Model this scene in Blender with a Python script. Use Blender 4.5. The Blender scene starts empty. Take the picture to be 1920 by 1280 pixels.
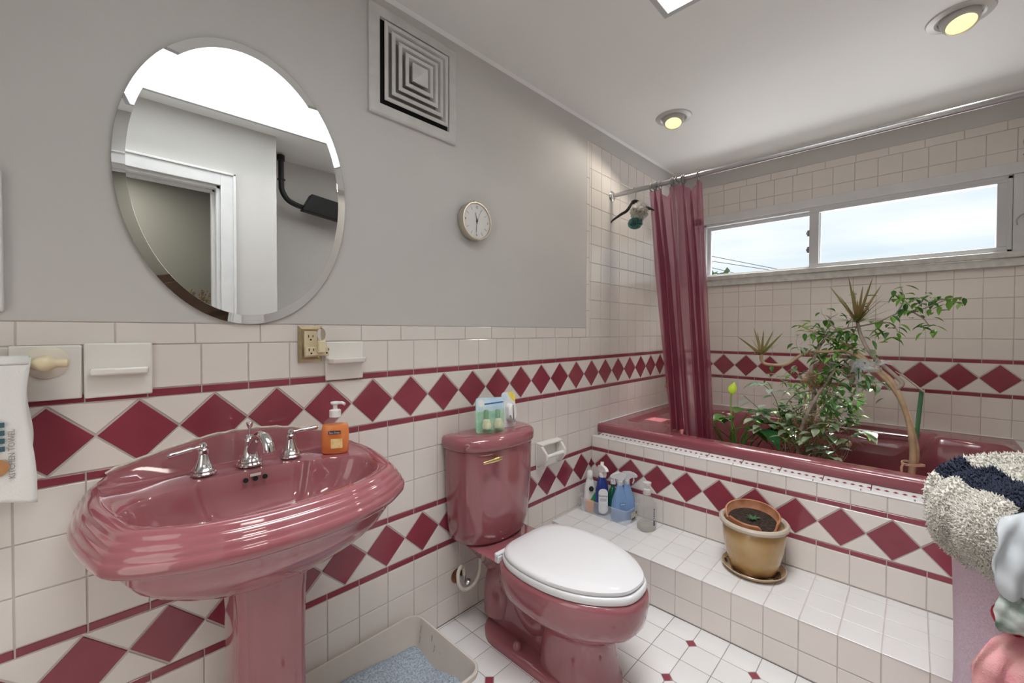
import bpy, math, random
import numpy as np
from mathutils import Vector, Matrix

random.seed(7)
SC = bpy.context.scene
COL = SC.collection
PI = math.pi

# ------------------------------------------------------------------ camera
W_PX, H_PX = 1920, 1280
F_PX, CX, CY = 785.5785, 967.3091, 632.8665
YAW, PITCH, ROLL = map(math.radians, (46.414, -0.938, 0.152))
cd = bpy.data.cameras.new('camera'); cam = bpy.data.objects.new('camera', cd); COL.objects.link(cam)
f_ = Vector((math.sin(YAW)*math.cos(PITCH), math.cos(YAW)*math.cos(PITCH), math.sin(PITCH)))
r0 = Vector((math.cos(YAW), -math.sin(YAW), 0)); u0 = r0.cross(f_)
r_ = math.cos(ROLL)*r0 + math.sin(ROLL)*u0; u_ = -math.sin(ROLL)*r0 + math.cos(ROLL)*u0
M = Matrix((r_, u_, -f_)).transposed().to_4x4(); M.translation = Vector((-0.6728, -1.39, 1.2102))
cam.matrix_world = M
cd.sensor_width = 36; cd.lens = 36*F_PX/W_PX
cd.shift_x = -(CX-W_PX/2)/W_PX; cd.shift_y = (CY-H_PX/2)/W_PX
cd.clip_start = 0.01
SC.camera = cam

# ------------------------------------------------------------------ world, lights, exposure
SC.view_settings.view_transform = 'Standard'
SC.view_settings.look = 'None'
SC.view_settings.gamma = 1
SC.view_settings.use_curve_mapping = False
SC.view_settings.exposure = 0.38
try:
    SC.cycles.use_denoising = True
    SC.cycles.max_bounces = 10; SC.cycles.diffuse_bounces = 6; SC.cycles.glossy_bounces = 6
    SC.cycles.transmission_bounces = 8; SC.cycles.transparent_max_bounces = 16
    SC.cycles.sample_clamp_indirect = 6
    SC.cycles.caustics_reflective = False; SC.cycles.caustics_refractive = False
except Exception: pass
wd = bpy.data.worlds.new('sky'); SC.world = wd; wd.use_nodes = True
nt = wd.node_tree; nt.nodes.clear()
wo = nt.nodes.new('ShaderNodeOutputWorld'); bg = nt.nodes.new('ShaderNodeBackground')
tc = nt.nodes.new('ShaderNodeTexCoord'); mp = nt.nodes.new('ShaderNodeMapping'); mp.inputs['Scale'].default_value = (1.2, 1.2, 7)
nz = nt.nodes.new('ShaderNodeTexNoise'); nz.inputs['Scale'].default_value = 2.2; nz.inputs['Detail'].default_value = 7
cr = nt.nodes.new('ShaderNodeValToRGB')
cr.color_ramp.elements[0].position = .36; cr.color_ramp.elements[0].color = (.70, .82, .89, 1)
cr.color_ramp.elements[1].position = .62; cr.color_ramp.elements[1].color = (.92, .96, .98, 1)
nt.links.new(tc.outputs['Generated'], mp.inputs['Vector']); nt.links.new(mp.outputs[0], nz.inputs['Vector'])
nt.links.new(nz.outputs['Fac'], cr.inputs[0]); nt.links.new(cr.outputs[0], bg.inputs[0]); nt.links.new(bg.outputs[0], wo.inputs[0])
bg.inputs[1].default_value = .84

def light(name, kind, loc, rot, energy, color=(1, 1, 1), **k):
    l = bpy.data.lights.new(name, kind); l.energy = energy; l.color = color
    for a, v in k.items(): setattr(l, a, v)
    o = bpy.data.objects.new(name, l); COL.objects.link(o); o.location = loc; o.rotation_euler = rot
    return o
# sunlight coming steeply in over the roof through the window
sd = Vector((-0.66, 0.10, -1.0)).normalized()
sun = light('sun', 'SUN', (6, -1, 8), (0, 0, 0), 12.0, (1, .97, .9), angle=math.radians(.6))
sun.rotation_euler = sd.to_track_quat('-Z', 'Y').to_euler()
# daylight above the skylight well
light('skylight_daylight', 'AREA', (.07, -1.04, 3.56), (0, 0, 0), 66, (.985, .99, 1), shape='RECTANGLE', size=1.6, size_y=.66)
# lamp added outside as extra sky light, above the window's line of sight
wl = light('window_sky_fill', 'AREA', (3.75, -.95, 3.5), (0, 0, 0), 150, (.97, .985, 1), shape='RECTANGLE', size=2.4, size_y=1.0)
wl.rotation_euler = (Vector((2.6, -.95, 1.6))-Vector((3.75, -.95, 3.5))).to_track_quat('-Z', 'Y').to_euler()
# unseen lamp added outside, standing in for bounce off sunlit ground
wg = light('ground_bounce_fill', 'AREA', (4.1, -.95, .75), (0, 0, 0), 75, (.99, .99, 1), shape='RECTANGLE', size=2.6, size_y=1.3)
wg.rotation_euler = (Vector((2.4, -.95, 2.1))-Vector((4.1, -.95, .75))).to_track_quat('-Z', 'Y').to_euler()
# unseen lamp added in the hallway as fill from behind the camera
light('hallway_fill', 'AREA', (-.6, -2.4, 2.36), (0, 0, 0), 9, (1, .95, .86), shape='RECTANGLE', size=.5, size_y=.5)

# ------------------------------------------------------------------ materials
MATS = {}
def mat(name, col, rough=.4, metal=0., spec=.5, coat=0., bump=0., bscale=40., var=0., vscale=8., trans=0., ior=1.45,
        emit=None, estr=0., alpha=1., translucent=0., sss=0., coord='Object', col2=None, bdist=.002):
    if name in MATS: return MATS[name]
    m = bpy.data.materials.new(name); m.use_nodes = True; n = m.node_tree.nodes; L = m.node_tree.links
    b = n['Principled BSDF']
    b.inputs['Base Color'].default_value = (*col, 1); b.inputs['Roughness'].default_value = rough
    b.inputs['Metallic'].default_value = metal; b.inputs['Specular IOR Level'].default_value = spec
    b.inputs['Coat Weight'].default_value = coat; b.inputs['Coat Roughness'].default_value = .04
    b.inputs['Transmission Weight'].default_value = trans; b.inputs['IOR'].default_value = ior
    b.inputs['Alpha'].default_value = alpha
    if sss: b.inputs['Subsurface Weight'].default_value = sss; b.inputs['Subsurface Radius'].default_value = (.01, .008, .005)
    if emit: b.inputs['Emission Color'].default_value = (*emit, 1); b.inputs['Emission Strength'].default_value = estr
    t = n.new('ShaderNodeTexCoord')
    if var or col2:
        z = n.new('ShaderNodeTexNoise'); z.inputs['Scale'].default_value = vscale; z.inputs['Detail'].default_value = 5
        r = n.new('ShaderNodeValToRGB'); r.color_ramp.elements[0].position = .35; r.color_ramp.elements[1].position = .65
        c2 = col2 or tuple(min(1, c*(1+var)) for c in col)
        c1 = col if col2 else tuple(c*(1-var) for c in col)
        r.color_ramp.elements[0].color = (*c1, 1); r.color_ramp.elements[1].color = (*c2, 1)
        L.new(t.outputs[coord], z.inputs['Vector']); L.new(z.outputs['Fac'], r.inputs[0]); L.new(r.outputs[0], b.inputs['Base Color'])
    if bump:
        z = n.new('ShaderNodeTexNoise'); z.inputs['Scale'].default_value = bscale; z.inputs['Detail'].default_value = 3
        bp = n.new('ShaderNodeBump'); bp.inputs['Strength'].default_value = bump; bp.inputs['Distance'].default_value = bdist
        L.new(t.outputs[coord], z.inputs['Vector']); L.new(z.outputs['Fac'], bp.inputs['Height']); L.new(bp.outputs[0], b.inputs['Normal'])
    if translucent:
        tr = n.new('ShaderNodeBsdfTranslucent'); tr.inputs[0].default_value = (*[min(1, c*1.3) for c in col], 1)
        mx = n.new('ShaderNodeMixShader'); mx.inputs[0].default_value = translucent
        o = n['Material Output']; L.new(b.outputs[0], mx.inputs[1]); L.new(tr.outputs[0], mx.inputs[2]); L.new(mx.outputs[0], o.inputs[0])
    MATS[name] = m; return m

PAINT = mat('wall paint', (.575, .56, .54), .55, bump=.25, bscale=90, bdist=.001, var=.015, vscale=3)
CEIL = mat('ceiling paint', (.83, .835, .82), .6, bump=.3, bscale=60, bdist=.001)
TRIMP = mat('trim paint', (.70, .70, .70), .35, bump=.1, bscale=30, var=.03, vscale=12)
FRAMEM = mat('window vinyl', (.62, .625, .64), .35)
WTILE = mat('white glazed tile', (.755, .71, .668), .10, spec=.5, bump=.06, bscale=14, var=.02, vscale=4, bdist=.003)
WTILE2 = mat('white matt step tile', (.70, .695, .69), .28, bump=.08, bscale=25, var=.025, vscale=5)
BTILE = mat('burgundy glazed tile', (.265, .050, .072), .10, spec=.5, bump=.06, bscale=14, var=.10, vscale=6, bdist=.003)
GROUT = mat('pale grout', (.56, .51, .485), .8, var=.12, vscale=5)
GROUTD = mat('dark floor grout', (.26, .25, .24), .85, var=.2, vscale=8)
ROSE = mat('rose porcelain', (.30, .102, .118), .09, spec=.55, coat=.6, var=.03, vscale=5)
ROSE_T = mat('rose acrylic tub', (.27, .074, .092), .16, spec=.5, coat=.3, var=.05, vscale=4)
DARK = mat('dark hole', (.01, .01, .01), .9)
CHROME = mat('chrome', (.75, .75, .76), .08, metal=1)
NICKEL = mat('brushed metal rod', (.50, .50, .51), .28, metal=1)
BRASS = mat('polished brass', (.75, .60, .30), .22, metal=1)
BRASSD = mat('aged brass plate', (.52, .42, .26), .38, metal=.85, var=.15, vscale=30)
WPLAS = mat('white plastic', (.82, .82, .81), .22, coat=.2)
SEATM = mat('white toilet seat', (.70, .70, .72), .12, coat=.4)
IVORY = mat('ivory plastic', (.72, .62, .42), .3)
CREAM = mat('ivory painted wood', (.70, .60, .40), .35)
CERAM = mat('white ceramic', (.80, .78, .74), .12, coat=.3)
BLACK = mat('black plastic', (.012, .013, .014), .3)
GREYP = mat('grey plastic', (.25, .25, .26), .4)

# ------------------------------------------------------------------ mesh helpers
class MB:
    def __init__(s): s.v = []; s.f = []; s.m = []; s.mats = []; s.cur = 0
    def mat(s, m):
        if m not in s.mats: s.mats.append(m)
        s.cur = s.mats.index(m); return s
    def add(s, vs, fs):
        o = len(s.v); s.v += [tuple(v) for v in vs]; s.f += [[i+o for i in f] for f in fs]; s.m += [s.cur]*len(fs); return s
    def box(s, x0, x1, y0, y1, z0, z1, mtx=None):
        v = [Vector(p) for p in ((x0, y0, z0), (x1, y0, z0), (x1, y1, z0), (x0, y1, z0), (x0, y0, z1), (x1, y0, z1), (x1, y1, z1), (x0, y1, z1))]
        if mtx: v = [mtx @ p for p in v]
        return s.add(v, [(0, 3, 2, 1), (4, 5, 6, 7), (0, 1, 5, 4), (1, 2, 6, 5), (2, 3, 7, 6), (3, 0, 4, 7)])
    def loft(s, rings, cap0=True, cap1=True, closed=True):
        n = len(rings[0]); vs = [p for r in rings for p in r]; fs = []
        for k in range(len(rings)-1):
            for i in range(n if closed else n-1):
                j = (i+1) % n; fs.append((k*n+i, k*n+j, (k+1)*n+j, (k+1)*n+i))
        if cap0: fs.append(tuple(reversed(range(n))))
        if cap1: fs.append(tuple((len(rings)-1)*n+i for i in range(n)))
        return s.add(vs, fs)
    def lathe(s, prof, c=(0, 0, 0), axis=(0, 0, 1), n=32, cap=True):
        q = Vector((0, 0, 1)).rotation_difference(Vector(axis).normalized()).to_matrix(); c = Vector(c)
        rings = [[c + q @ Vector((max(r, 1e-5)*math.cos(2*PI*i/n), max(r, 1e-5)*math.sin(2*PI*i/n), h)) for i in range(n)] for r, h in prof]
        return s.loft(rings, cap, cap)
    def tube(s, pts, r, n=10, cap=True, sub=0):
        P = [Vector(p) for p in pts]
        rr = list(r) if isinstance(r, (list, tuple)) else [r]*len(P)
        if sub:
            P, rr = smooth(P, rr, sub)
        t0 = (P[1]-P[0]).normalized(); a = t0.orthogonal().normalized(); rings = []
        for i, p in enumerate(P):
            t = (P[min(i+1, len(P)-1)]-P[max(i-1, 0)])
            if t.length < 1e-9: t = t0
            t.normalize(); a = (a - t*a.dot(t))
            if a.length < 1e-6: a = t.orthogonal()
            a.normalize(); b = t.cross(a)
            rings.append([p + rr[i]*(math.cos(2*PI*k/n)*a + math.sin(2*PI*k/n)*b) for k in range(n)])
        return s.loft(rings, cap, cap)
    def ball(s, c, r, n=16, sc=(1, 1, 1)):
        prof = [(math.sin(PI*k/(n//2)), -math.cos(PI*k/(n//2))) for k in range(n//2+1)]
        rings = [[Vector((c[0]+r*sc[0]*max(a, 1e-4)*math.cos(2*PI*i/n), c[1]+r*sc[1]*max(a, 1e-4)*math.sin(2*PI*i/n), c[2]+r*sc[2]*h)) for i in range(n)] for a, h in prof]
        return s.loft(rings)
    def prism(s, pts, vec):
        n = len(pts); a = [Vector(p) for p in pts]; b = [p+Vector(vec) for p in a]
        return s.add(a+b, [tuple(reversed(range(n))), tuple(range(n, 2*n))] + [(i, (i+1) % n, n+(i+1) % n, n+i) for i in range(n)])
    def build(s, name, parent=None, m=None, smoothang=35, bevel=0, seg=2):
        me = bpy.data.meshes.new(name); me.from_pydata(s.v, [], s.f)
        for mm in (s.mats or [m]): me.materials.append(mm)
        if s.mats: me.polygons.foreach_set('material_index', s.m)
        me.validate(); me.update()
        import bmesh
        bm = bmesh.new(); bm.from_mesh(me); bmesh.ops.recalc_face_normals(bm, faces=bm.faces); bm.to_mesh(me); bm.free()
        if smoothang:
            me.polygons.foreach_set('use_smooth', [True]*len(me.polygons)); me.set_sharp_from_angle(angle=math.radians(smoothang))
        o = bpy.data.objects.new(name, me); COL.objects.link(o)
        if parent:
            o.parent = parent; o.location = -Vector(parent.location) if parent.type == 'EMPTY' and not parent.parent else (0, 0, 0)
            if parent.type == 'EMPTY': o.matrix_parent_inverse = Matrix.Identity(4)
        if bevel:
            b = o.modifiers.new('bevel', 'BEVEL'); b.width = bevel; b.segments = seg; b.limit_method = 'ANGLE'; b.angle_limit = math.radians(40)
            b.harden_normals = False
        return o
def smooth(P, rr, sub):
    Q = []; R = []
    n = len(P)
    for i in range(n-1):
        p0, p1, p2, p3 = P[max(i-1, 0)], P[i], P[i+1], P[min(i+2, n-1)]
        for k in range(sub):
            t = k/sub
            Q.append(.5*((2*p1)+(-p0+p2)*t+(2*p0-5*p1+4*p2-p3)*t*t+(-p0+3*p1-3*p2+p3)*t**3)); R.append(rr[i]*(1-t)+rr[i+1]*t)
    Q.append(P[-1]); R.append(rr[-1]); return Q, R
def box(*a): return MB().box(*a)
def thing(name, label, cat, loc=(0, 0, 0), group=None):
    o = bpy.data.objects.new(name, None); COL.objects.link(o); o.location = loc; o.empty_display_size = .05
    o['label'] = label; o['category'] = cat
    if group: o['group'] = group
    return o
def tag(o, label, cat, group=None):
    o['label'] = label; o['category'] = cat
    if group: o['group'] = group
    return o
def struct(o): o['kind'] = 'structure'; return o
def text_mesh(txt, size, mtx, m, name, parent, depth=.0004, align='CENTER'):
    c = bpy.data.curves.new(name, 'FONT'); c.body = txt; c.size = size; c.extrude = depth; c.align_x = align; c.align_y = 'CENTER'; c.resolution_u = 2
    t = bpy.data.objects.new(name, c); me = bpy.data.meshes.new_from_object(t); me.transform(mtx); me.materials.clear(); me.materials.append(m)
    bpy.data.objects.remove(t)
    o = bpy.data.objects.new(name, me); COL.objects.link(o)
    if parent: o.parent = parent; o.location = -Vector(parent.location) if parent.type == 'EMPTY' else (0, 0, 0)
    return o
def facing_wall(x, y, z):   # text on a plane facing -y
    return Matrix.Translation((x, y, z)) @ Matrix.Rotation(PI/2, 4, 'X')

# ------------------------------------------------------------------ tile pattern generator
def clip(poly, u0, u1, v0, v1):
    for ax, lim, sg in ((0, u0, 1), (0, u1, -1), (1, v0, 1), (1, v1, -1)):
        out = []
        for i in range(len(poly)):
            a, b = poly[i], poly[(i+1) % len(poly)]; da, db = sg*(a[ax]-lim), sg*(b[ax]-lim)
            if da >= 0: out.append(a)
            if (da >= 0) != (db >= 0):
                t = da/(da-db); out.append((a[0]+(b[0]-a[0])*t, a[1]+(b[1]-a[1])*t))
        poly = out
        if len(poly) < 3: return []
    q = []
    for p in poly:
        if not q or (abs(p[0]-q[-1][0])+abs(p[1]-q[-1][1])) > 1e-5: q.append(p)
    if len(q) > 2 and (abs(q[0][0]-q[-1][0])+abs(q[0][1]-q[-1][1])) < 1e-5: q.pop()
    return q if len(q) > 2 else []
def area(p): return .5*sum(p[i][0]*p[(i+1) % len(p)][1]-p[(i+1) % len(p)][0]*p[i][1] for i in range(len(p)))
def inset(p, d):
    n = len(p); out = []
    if area(p) < 0: p = p[::-1]
    for i in range(n):
        a, b, c = Vector(p[i-1]), Vector(p[i]), Vector(p[(i+1) % n])
        e1 = (b-a).normalized(); e2 = (c-b).normalized(); n1 = Vector((-e1.y, e1.x)); n2 = Vector((-e2.y, e2.x))
        k = 1+n1.dot(n2)
        out.append(b+(n1+n2)*(d/max(k, .35)))
    return p, [tuple(q) for q in out]
def lay(mb, polys, plane, t=.0024, bev=.0012, tilt=.00022):
    """raise each polygon t above its bed, with a small rounded edge; plane(u, v, h) gives the 3d point"""
    rnd = random.Random(3)
    for p, m in polys:
        if abs(area(p)) < 6e-6: continue
        if area(p) < 0: p = p[::-1]
        try: _, q = inset(p, bev)
        except Exception: continue
        if area(q) <= 0: q = p
        n = len(p); mb.mat(m)
        cu = sum(a[0] for a in p)/n; cv = sum(a[1] for a in p)/n; tu, tv = rnd.uniform(-1, 1)*tilt/.055, rnd.uniform(-1, 1)*tilt/.055
        d = lambda a: (a[0]-cu)*tu+(a[1]-cv)*tv
        vs = [plane(a[0], a[1], -.0005) for a in p]+[plane(a[0], a[1], t-.0009+d(a)) for a in p]+[plane(a[0], a[1], t+d(a)) for a in q]
        fs = [tuple(range(2*n, 3*n))]
        for k in (0, 1):
            for i in range(n): j = (i+1) % n; fs.append((k*n+i, k*n+j, (k+1)*n+j, (k+1)*n+i))
        mb.add(vs, fs)
P_ = .11; G = .0032
def rows(u0, u1, vs, off, m, pitch=P_, g=G):
    out = []
    for k in range(len(vs)-1):
        a, b = vs[k], vs[k+1]
        i = math.floor((u0-off)/pitch)
        while off+i*pitch < u1:
            r = clip([(off+i*pitch+g/2, a+g/2), (off+(i+1)*pitch-g/2, a+g/2), (off+(i+1)*pitch-g/2, b-g/2), (off+i*pitch+g/2, b-g/2)], u0, u1, min(a, b), max(a, b))
            if r: out.append((r, m))
            i += 1
    return out
def band(u0, u1, v0, v1, joff, tip, dp=.1545, g=.003):
    """burgundy stripe, white triangles and burgundy diamonds, burgundy stripe (v0 bottom, v1 top)"""
    s = .0215; out = rows(u0, u1, [v0, v0+s], joff, BTILE)+rows(u0, u1, [v1-s, v1], joff, BTILE)
    a, b = v0+s, v1-s; mid = (a+b)/2; h = .0745; w = dp/2-.0025
    i = math.floor((u0-tip)/dp)-1
    while tip+i*dp < u1+dp:
        t = tip+i*dp; c = t+dp/2
        d = clip([(c-w, mid), (c, mid-h), (c+w, mid), (c, mid+h)], u0, u1, a, b)
        if d: out.append((d, BTILE))
        e = .0035
        for sg in (1, -1):
            top = (b-.0016) if sg > 0 else (a+.0016)
            yy = abs(top-mid); k = w/h
            # diagonal runs parallel to the diamonds at distance g
            apex = mid+sg*(g*1.45)
            half = (yy-g*1.45)*k
            tri = [(t-half, top), (t, apex), (t+half, top)]
            tri = clip(tri, t-dp/2+.001, t+dp/2-.001, a, b)
            tri = clip(tri, u0, u1, a, b) if tri else []
            if tri: out.append((tri, WTILE))
        i += 1
    return out

def north(u, v, h): return (u, .003-h, v)
XA, XR, XW = 1.4444, 1.0683, 2.7058
def ceilz(x): return 2.402+.0165*x
YS, YR = -1.505, -1.88      # door wall, recess wall
ZS1, ZS2, ZL1, ZL2 = 1.0621, .8589, .5236, .3207

# ------------------------------------------------------------------ shell
w = MB().mat(PAINT)
w.add([(-1.3, .006, 0), (2.85, .006, 0), (2.85, .006, 2.6), (-1.3, .006, 2.6), (-1.3, .12, 0), (2.85, .12, 0), (2.85, .12, 2.6), (-1.3, .12, 2.6)],
      [(0, 3, 2, 1), (4, 5, 6, 7), (0, 1, 5, 4), (1, 2, 6, 5), (2, 3, 7, 6), (3, 0, 4, 7)])
wall_n = struct(w.build('wall_north', smoothang=0))
# painted wall flush with the tile above the wainscot, left of the tub
w = MB().mat(PAINT).box(-1.3, 1.3795, .0005, .006, 1.2295, 2.6).box(1.3795, 2.706, .0015, .006, 2.3205, 2.6)
w.build('painted_panel', wall_n, smoothang=0)
tl = MB().mat(GROUT).box(-1.3, 2.7058, .003, .006, 0, 1.2295).box(1.3795, 2.7058, .003, .006, 1.2295, 2.3205)
V_low = [-.0086, .0986, .2086, ZL2]; V_mid = [ZL1, ZL1+.1117, ZL1+.2234, ZS2]
pol = rows(-1.3, XA+.006, V_low[:1] and [0.0, .0986, .2086, ZL2], 0, WTILE)
pol += band(-1.3, XA+.006, ZL2, ZL1, 0, .0275)
pol += rows(-1.3, 1.52, V_mid, 0, WTILE) + rows(1.52, XW, [.648, ZL1+.2234, ZS2], 0, WTILE)
pol += band(-1.3, XW, ZS2, ZS1, 0, -.0245)
pol += rows(-1.3, XW, [ZS1, 1.1735], 0, WTILE)
pol += rows(-1.3, 1.3795, [1.1735, 1.2285], .0105, WTILE, pitch=.1545)
up = [1.1735+.11*k for k in range(11)]; up[-1] = 2.3195
pol += rows(1.4135, XW, up, 0, WTILE)
upb = [1.1735+.155*k for k in range(8)]; upb[-1] = 2.3195
pol += rows(1.3805, 1.4135, upb, 1.3805, WTILE, pitch=.033)
lay(tl, pol, north)
tl.build('tile', wall_n, smoothang=30)

# east (window) wall
def east(u, v, h): return (XW+.003-h, -u, v)
w = MB().mat(PAINT)
OY0, OY1, OZ0, OZ1 = -.19, -1.7515, 1.63, 2.03     # window opening
for a in ((0.12, OY0, 0, 2.6), (OY1, YR-.1, 0, 2.6), (OY0, OY1, 0, OZ0), (OY0, OY1, OZ1, 2.6)):
    w.box(XW+.006, XW+.12, a[1], a[0], a[2], a[3])
w.box(XW+.0015, XW+.006, YR, 0, 2.3205, 2.6)
wall_e = struct(w.build('wall_east', smoothang=0))
tl = MB().mat(GROUT).box(XW+.003, XW+.006, YR, 0, .60, 1.56).box(XW+.003, XW+.006, YR, 0, 2.10, 2.3205)
YW = .2248
pol = rows(0, 1.88, [.648, ZL1+.2234, ZS2], YW, WTILE)
pol += band(0, 1.88, ZS2, ZS1, YW, .2692-.1529, dp=.1529)
pol += rows(0, 1.88, [ZS1, ZS1+.11, ZS1+.22, ZS1+.33, ZS1+.44, 1.56], YW, WTILE)
pol += rows(0, 1.88, [2.05, 2.158, 2.2694], YW, WTILE)+rows(0, 1.88, [2.2694, 2.3195], .0237, WTILE, pitch=.155)
lay(tl, pol, east)
tl.build('tile', wall_e, smoothang=30)

# south: door wall, recess wall; west wall; hallway
DX0, DX1, DZ = -1.02, -.098, 2.030
w = MB().mat(PAINT)
w.box(-1.3, DX0, YS-.12, YS, 0, 2.6).box(DX0, DX1, YS-.12, YS, DZ, 2.6).box(DX1, .193, YS-.12, YS, 0, 2.6).box(.13, .193, YR, YS-.12, 0, 2.6)
w.box(.13, 2.83, YR-.1, YR, 0, 2.6)
wall_s = struct(w.build('wall_south', smoothang=0))
wall_w = struct(MB().mat(PAINT).box(-1.42, -1.3, YS-.12, .12, 0, 2.6).build('wall_west', smoothang=0))
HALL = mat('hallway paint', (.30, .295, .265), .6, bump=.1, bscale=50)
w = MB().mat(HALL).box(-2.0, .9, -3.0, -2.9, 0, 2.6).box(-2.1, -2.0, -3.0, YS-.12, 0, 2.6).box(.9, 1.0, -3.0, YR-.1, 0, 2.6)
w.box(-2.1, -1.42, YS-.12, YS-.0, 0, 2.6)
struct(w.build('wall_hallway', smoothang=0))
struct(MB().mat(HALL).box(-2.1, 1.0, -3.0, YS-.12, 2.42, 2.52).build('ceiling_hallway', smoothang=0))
struct(MB().mat(mat('hall floor wood', (.25, .15, .09), .4, var=.2)).box(-2.1, 1.0, -3.0, YS-.12, -.06, -.003).build('floor_hallway', smoothang=0))
# door casing
c = MB().mat(TRIMP)
for (x0, x1, z0, z1) in ((DX1, DX1+.072, 0, DZ+.078), (DX0-.075, DX0, 0, DZ+.078), (DX0, DX1, DZ, DZ+.078)):
    c.box(x0, x1, YS, YS+.016, z0, z1)
c.box(DX1+.060, DX1+.072, YS+.016, YS+.022, 0, DZ+.078).box(DX0, DX1+.072, YS+.016, YS+.022, DZ+.066, DZ+.078)
c.box(DX1-.018, DX1, YS-.12, YS, 0, DZ).box(DX0, DX0+.018, YS-.12, YS, 0, DZ).box(DX0, DX1, YS-.12, YS, DZ-.018, DZ)
c.box(DX1-.032, DX1-.018, YS-.08, YS-.04, 0, DZ-.018).box(DX0+.018, DX1-.018, YS-.08, YS-.04, DZ-.032, DZ-.018)
struct(c.build('door_1', bevel=.002))

# ceiling with a skylight hole
SX0, SX1, SY0, SY1 = -.76, .8894, -1.38, -.6946
def cbox(mb, x0, x1, y0, y1):
    v = [(x, y, ceilz(x)+(.1 if k else 0)) for k in (0, 1) for x, y in ((x0, y0), (x1, y0), (x1, y1), (x0, y1))]
    mb.add(v, [(0, 3, 2, 1), (4, 5, 6, 7), (0, 1, 5, 4), (1, 2, 6, 5), (2, 3, 7, 6), (3, 0, 4, 7)])
c = MB().mat(CEIL)
E_ = .01
for a in ((-1.42, SX0-E_, YR-.1, .12), (SX1+E_, 2.83, YR-.1, .12), (SX0-E_, SX1+E_, YR-.1, SY0-E_), (SX0-E_, SX1+E_, SY1+E_, .12)): cbox(c, *a)
struct(c.build('ceiling', smoothang=0))
WELL = mat('skylight well paint', (.50, .51, .51), .5)
c = MB().mat(WELL)
for a in ((SX0-.02, SX0, SY0-.02, SY1+.02), (SX1, SX1+.02, SY0-.02, SY1+.02), (SX0, SX1, SY0-.02, SY0), (SX0, SX1, SY1, SY1+.02)):
    v = [(x, y, ceilz(x)-.001) for x, y in ((a[0], a[2]), (a[1], a[2]), (a[1], a[3]), (a[0], a[3]))]
    c.add(v+[(p[0], p[1], 3.62) for p in v], [(0, 3, 2, 1), (4, 5, 6, 7), (0, 1, 5, 4), (1, 2, 6, 5), (2, 3, 7, 6), (3, 0, 4, 7)])
struct(c.build('window_2', smoothang=0))
# slim cove bead along the wall and ceiling joint
c = MB().mat(CEIL)
for y, d in ((.0, -1),):
    c.add([(-1.3, .0, ceilz(-1.3)-.012), (-1.3, .0, ceilz(-1.3)), (-1.3, -.012, ceilz(-1.3)), (XW, .0, ceilz(XW)-.012), (XW, .0, ceilz(XW)), (XW, -.012, ceilz(XW))],
          [(0, 1, 2), (3, 5, 4), (0, 2, 5, 3), (1, 4, 5, 2), (0, 3, 4, 1)])
struct(c.build('trim_1', smoothang=0))

# floor
fl = MB().mat(GROUTD).box(-1.42, XR+.02, YR-.1, .12, -.06, -.0015).box(-1.3, DX1, YS-.13, YS, -.05, -.0016)
FP = .1098; FX = .9625; FY = -.777; gf = .0028; cut = .0205
pol = []
for i in range(-22, 2):
    for j in range(-11, 9):
        x0, y0 = FX+i*FP, FY+j*FP; x1, y1 = x0+FP, y0+FP
        if x0 > XR or y0 > 0 or x1 < -1.3 or y1 < YR: continue
        g = gf/2
        pts = []
        for (cx_, cy_, ci, cj, sx, sy) in ((x0, y0, i, j, 1, 1), (x1, y0, i+1, j, -1, 1), (x1, y1, i+1, j+1, -1, -1), (x0, y1, i, j+1, 1, -1)):
            if ci % 2 == 0 and cj % 2 == 0:
                a = (cx_+sx*g, cy_+sy*(cut+g)); b = (cx_+sx*(cut+g), cy_+sy*g)
                pts += [a, b] if (sx == sy) else [b, a]
            else: pts.append((cx_+sx*g, cy_+sy*g))
        p = clip(pts, -1.3, XR, YR, 0)
        if p: pol.append((p, WTILE2))
        if i % 2 == 0 and j % 2 == 0:
            r = cut-.0016
            p = clip([(x0-r, y0), (x0, y0-r), (x0+r, y0), (x0, y0+r)], -1.3, XR, YR, 0)
            if p: pol.append((p, BTILE))
lay(fl, pol, lambda u, v, h: (u, v, -.0015+h*.5), bev=.0012, tilt=.0001)
struct(fl.build('floor', smoothang=30))

# ------------------------------------------------------------------ tiled step and tub apron
st = thing('tiled_step', 'white tiled step running along the foot of the tub platform', 'step', (XR, -.9, 0))
b = MB().mat(GROUT).box(XR+.003, XA+.003, YR, -.0008, 0, .197)
yo = .0073
pol = rows(.001, 1.88, [0.003, .09, .1985], yo, WTILE)
lay(b, pol, lambda u, v, h: (XR+.003-h, -u, v))
sx = [XR-.0005, 1.178, 1.287, 1.396, XA-.004]
pol = []
for k in range(4):
    for i in range(-1, 18):
        u0, u1 = yo+i*P_+G/2, yo+(i+1)*P_-G/2
        p = clip([(sx[k]+(G/2 if k else 0), u0), (sx[k+1]-G/2, u0), (sx[k+1]-G/2, u1), (sx[k]+(G/2 if k else 0), u1)], XR-.001, XA, .001, 1.88)
        if p: pol.append((p, WTILE2))
lay(b, pol, lambda u, v, h: (u, -v, .197+h))
b.build('tiles', st, smoothang=30)

ap = thing('tub_surround', 'white tiled tub platform with a row of burgundy diamonds', 'tub surround', (XA, -.9, 0))
b = MB().mat(GROUT).box(XA+.003, 1.50, YR, -.0008, .197, .584).box(1.50, XW, YR, -1.775, .197, .640)
pol = rows(.001, 1.88, [.2005, ZL2], -.0038+.0076, WTILE)
pol += band(.001, 1.88, ZL2, ZL1, .0038, .0235, dp=.1548)
pol += rows(.001, 1.88, [ZL1, .5865], .0038, WTILE)
lay(b, pol, lambda u, v, h: (XA+.003-h, -u, v))
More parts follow.
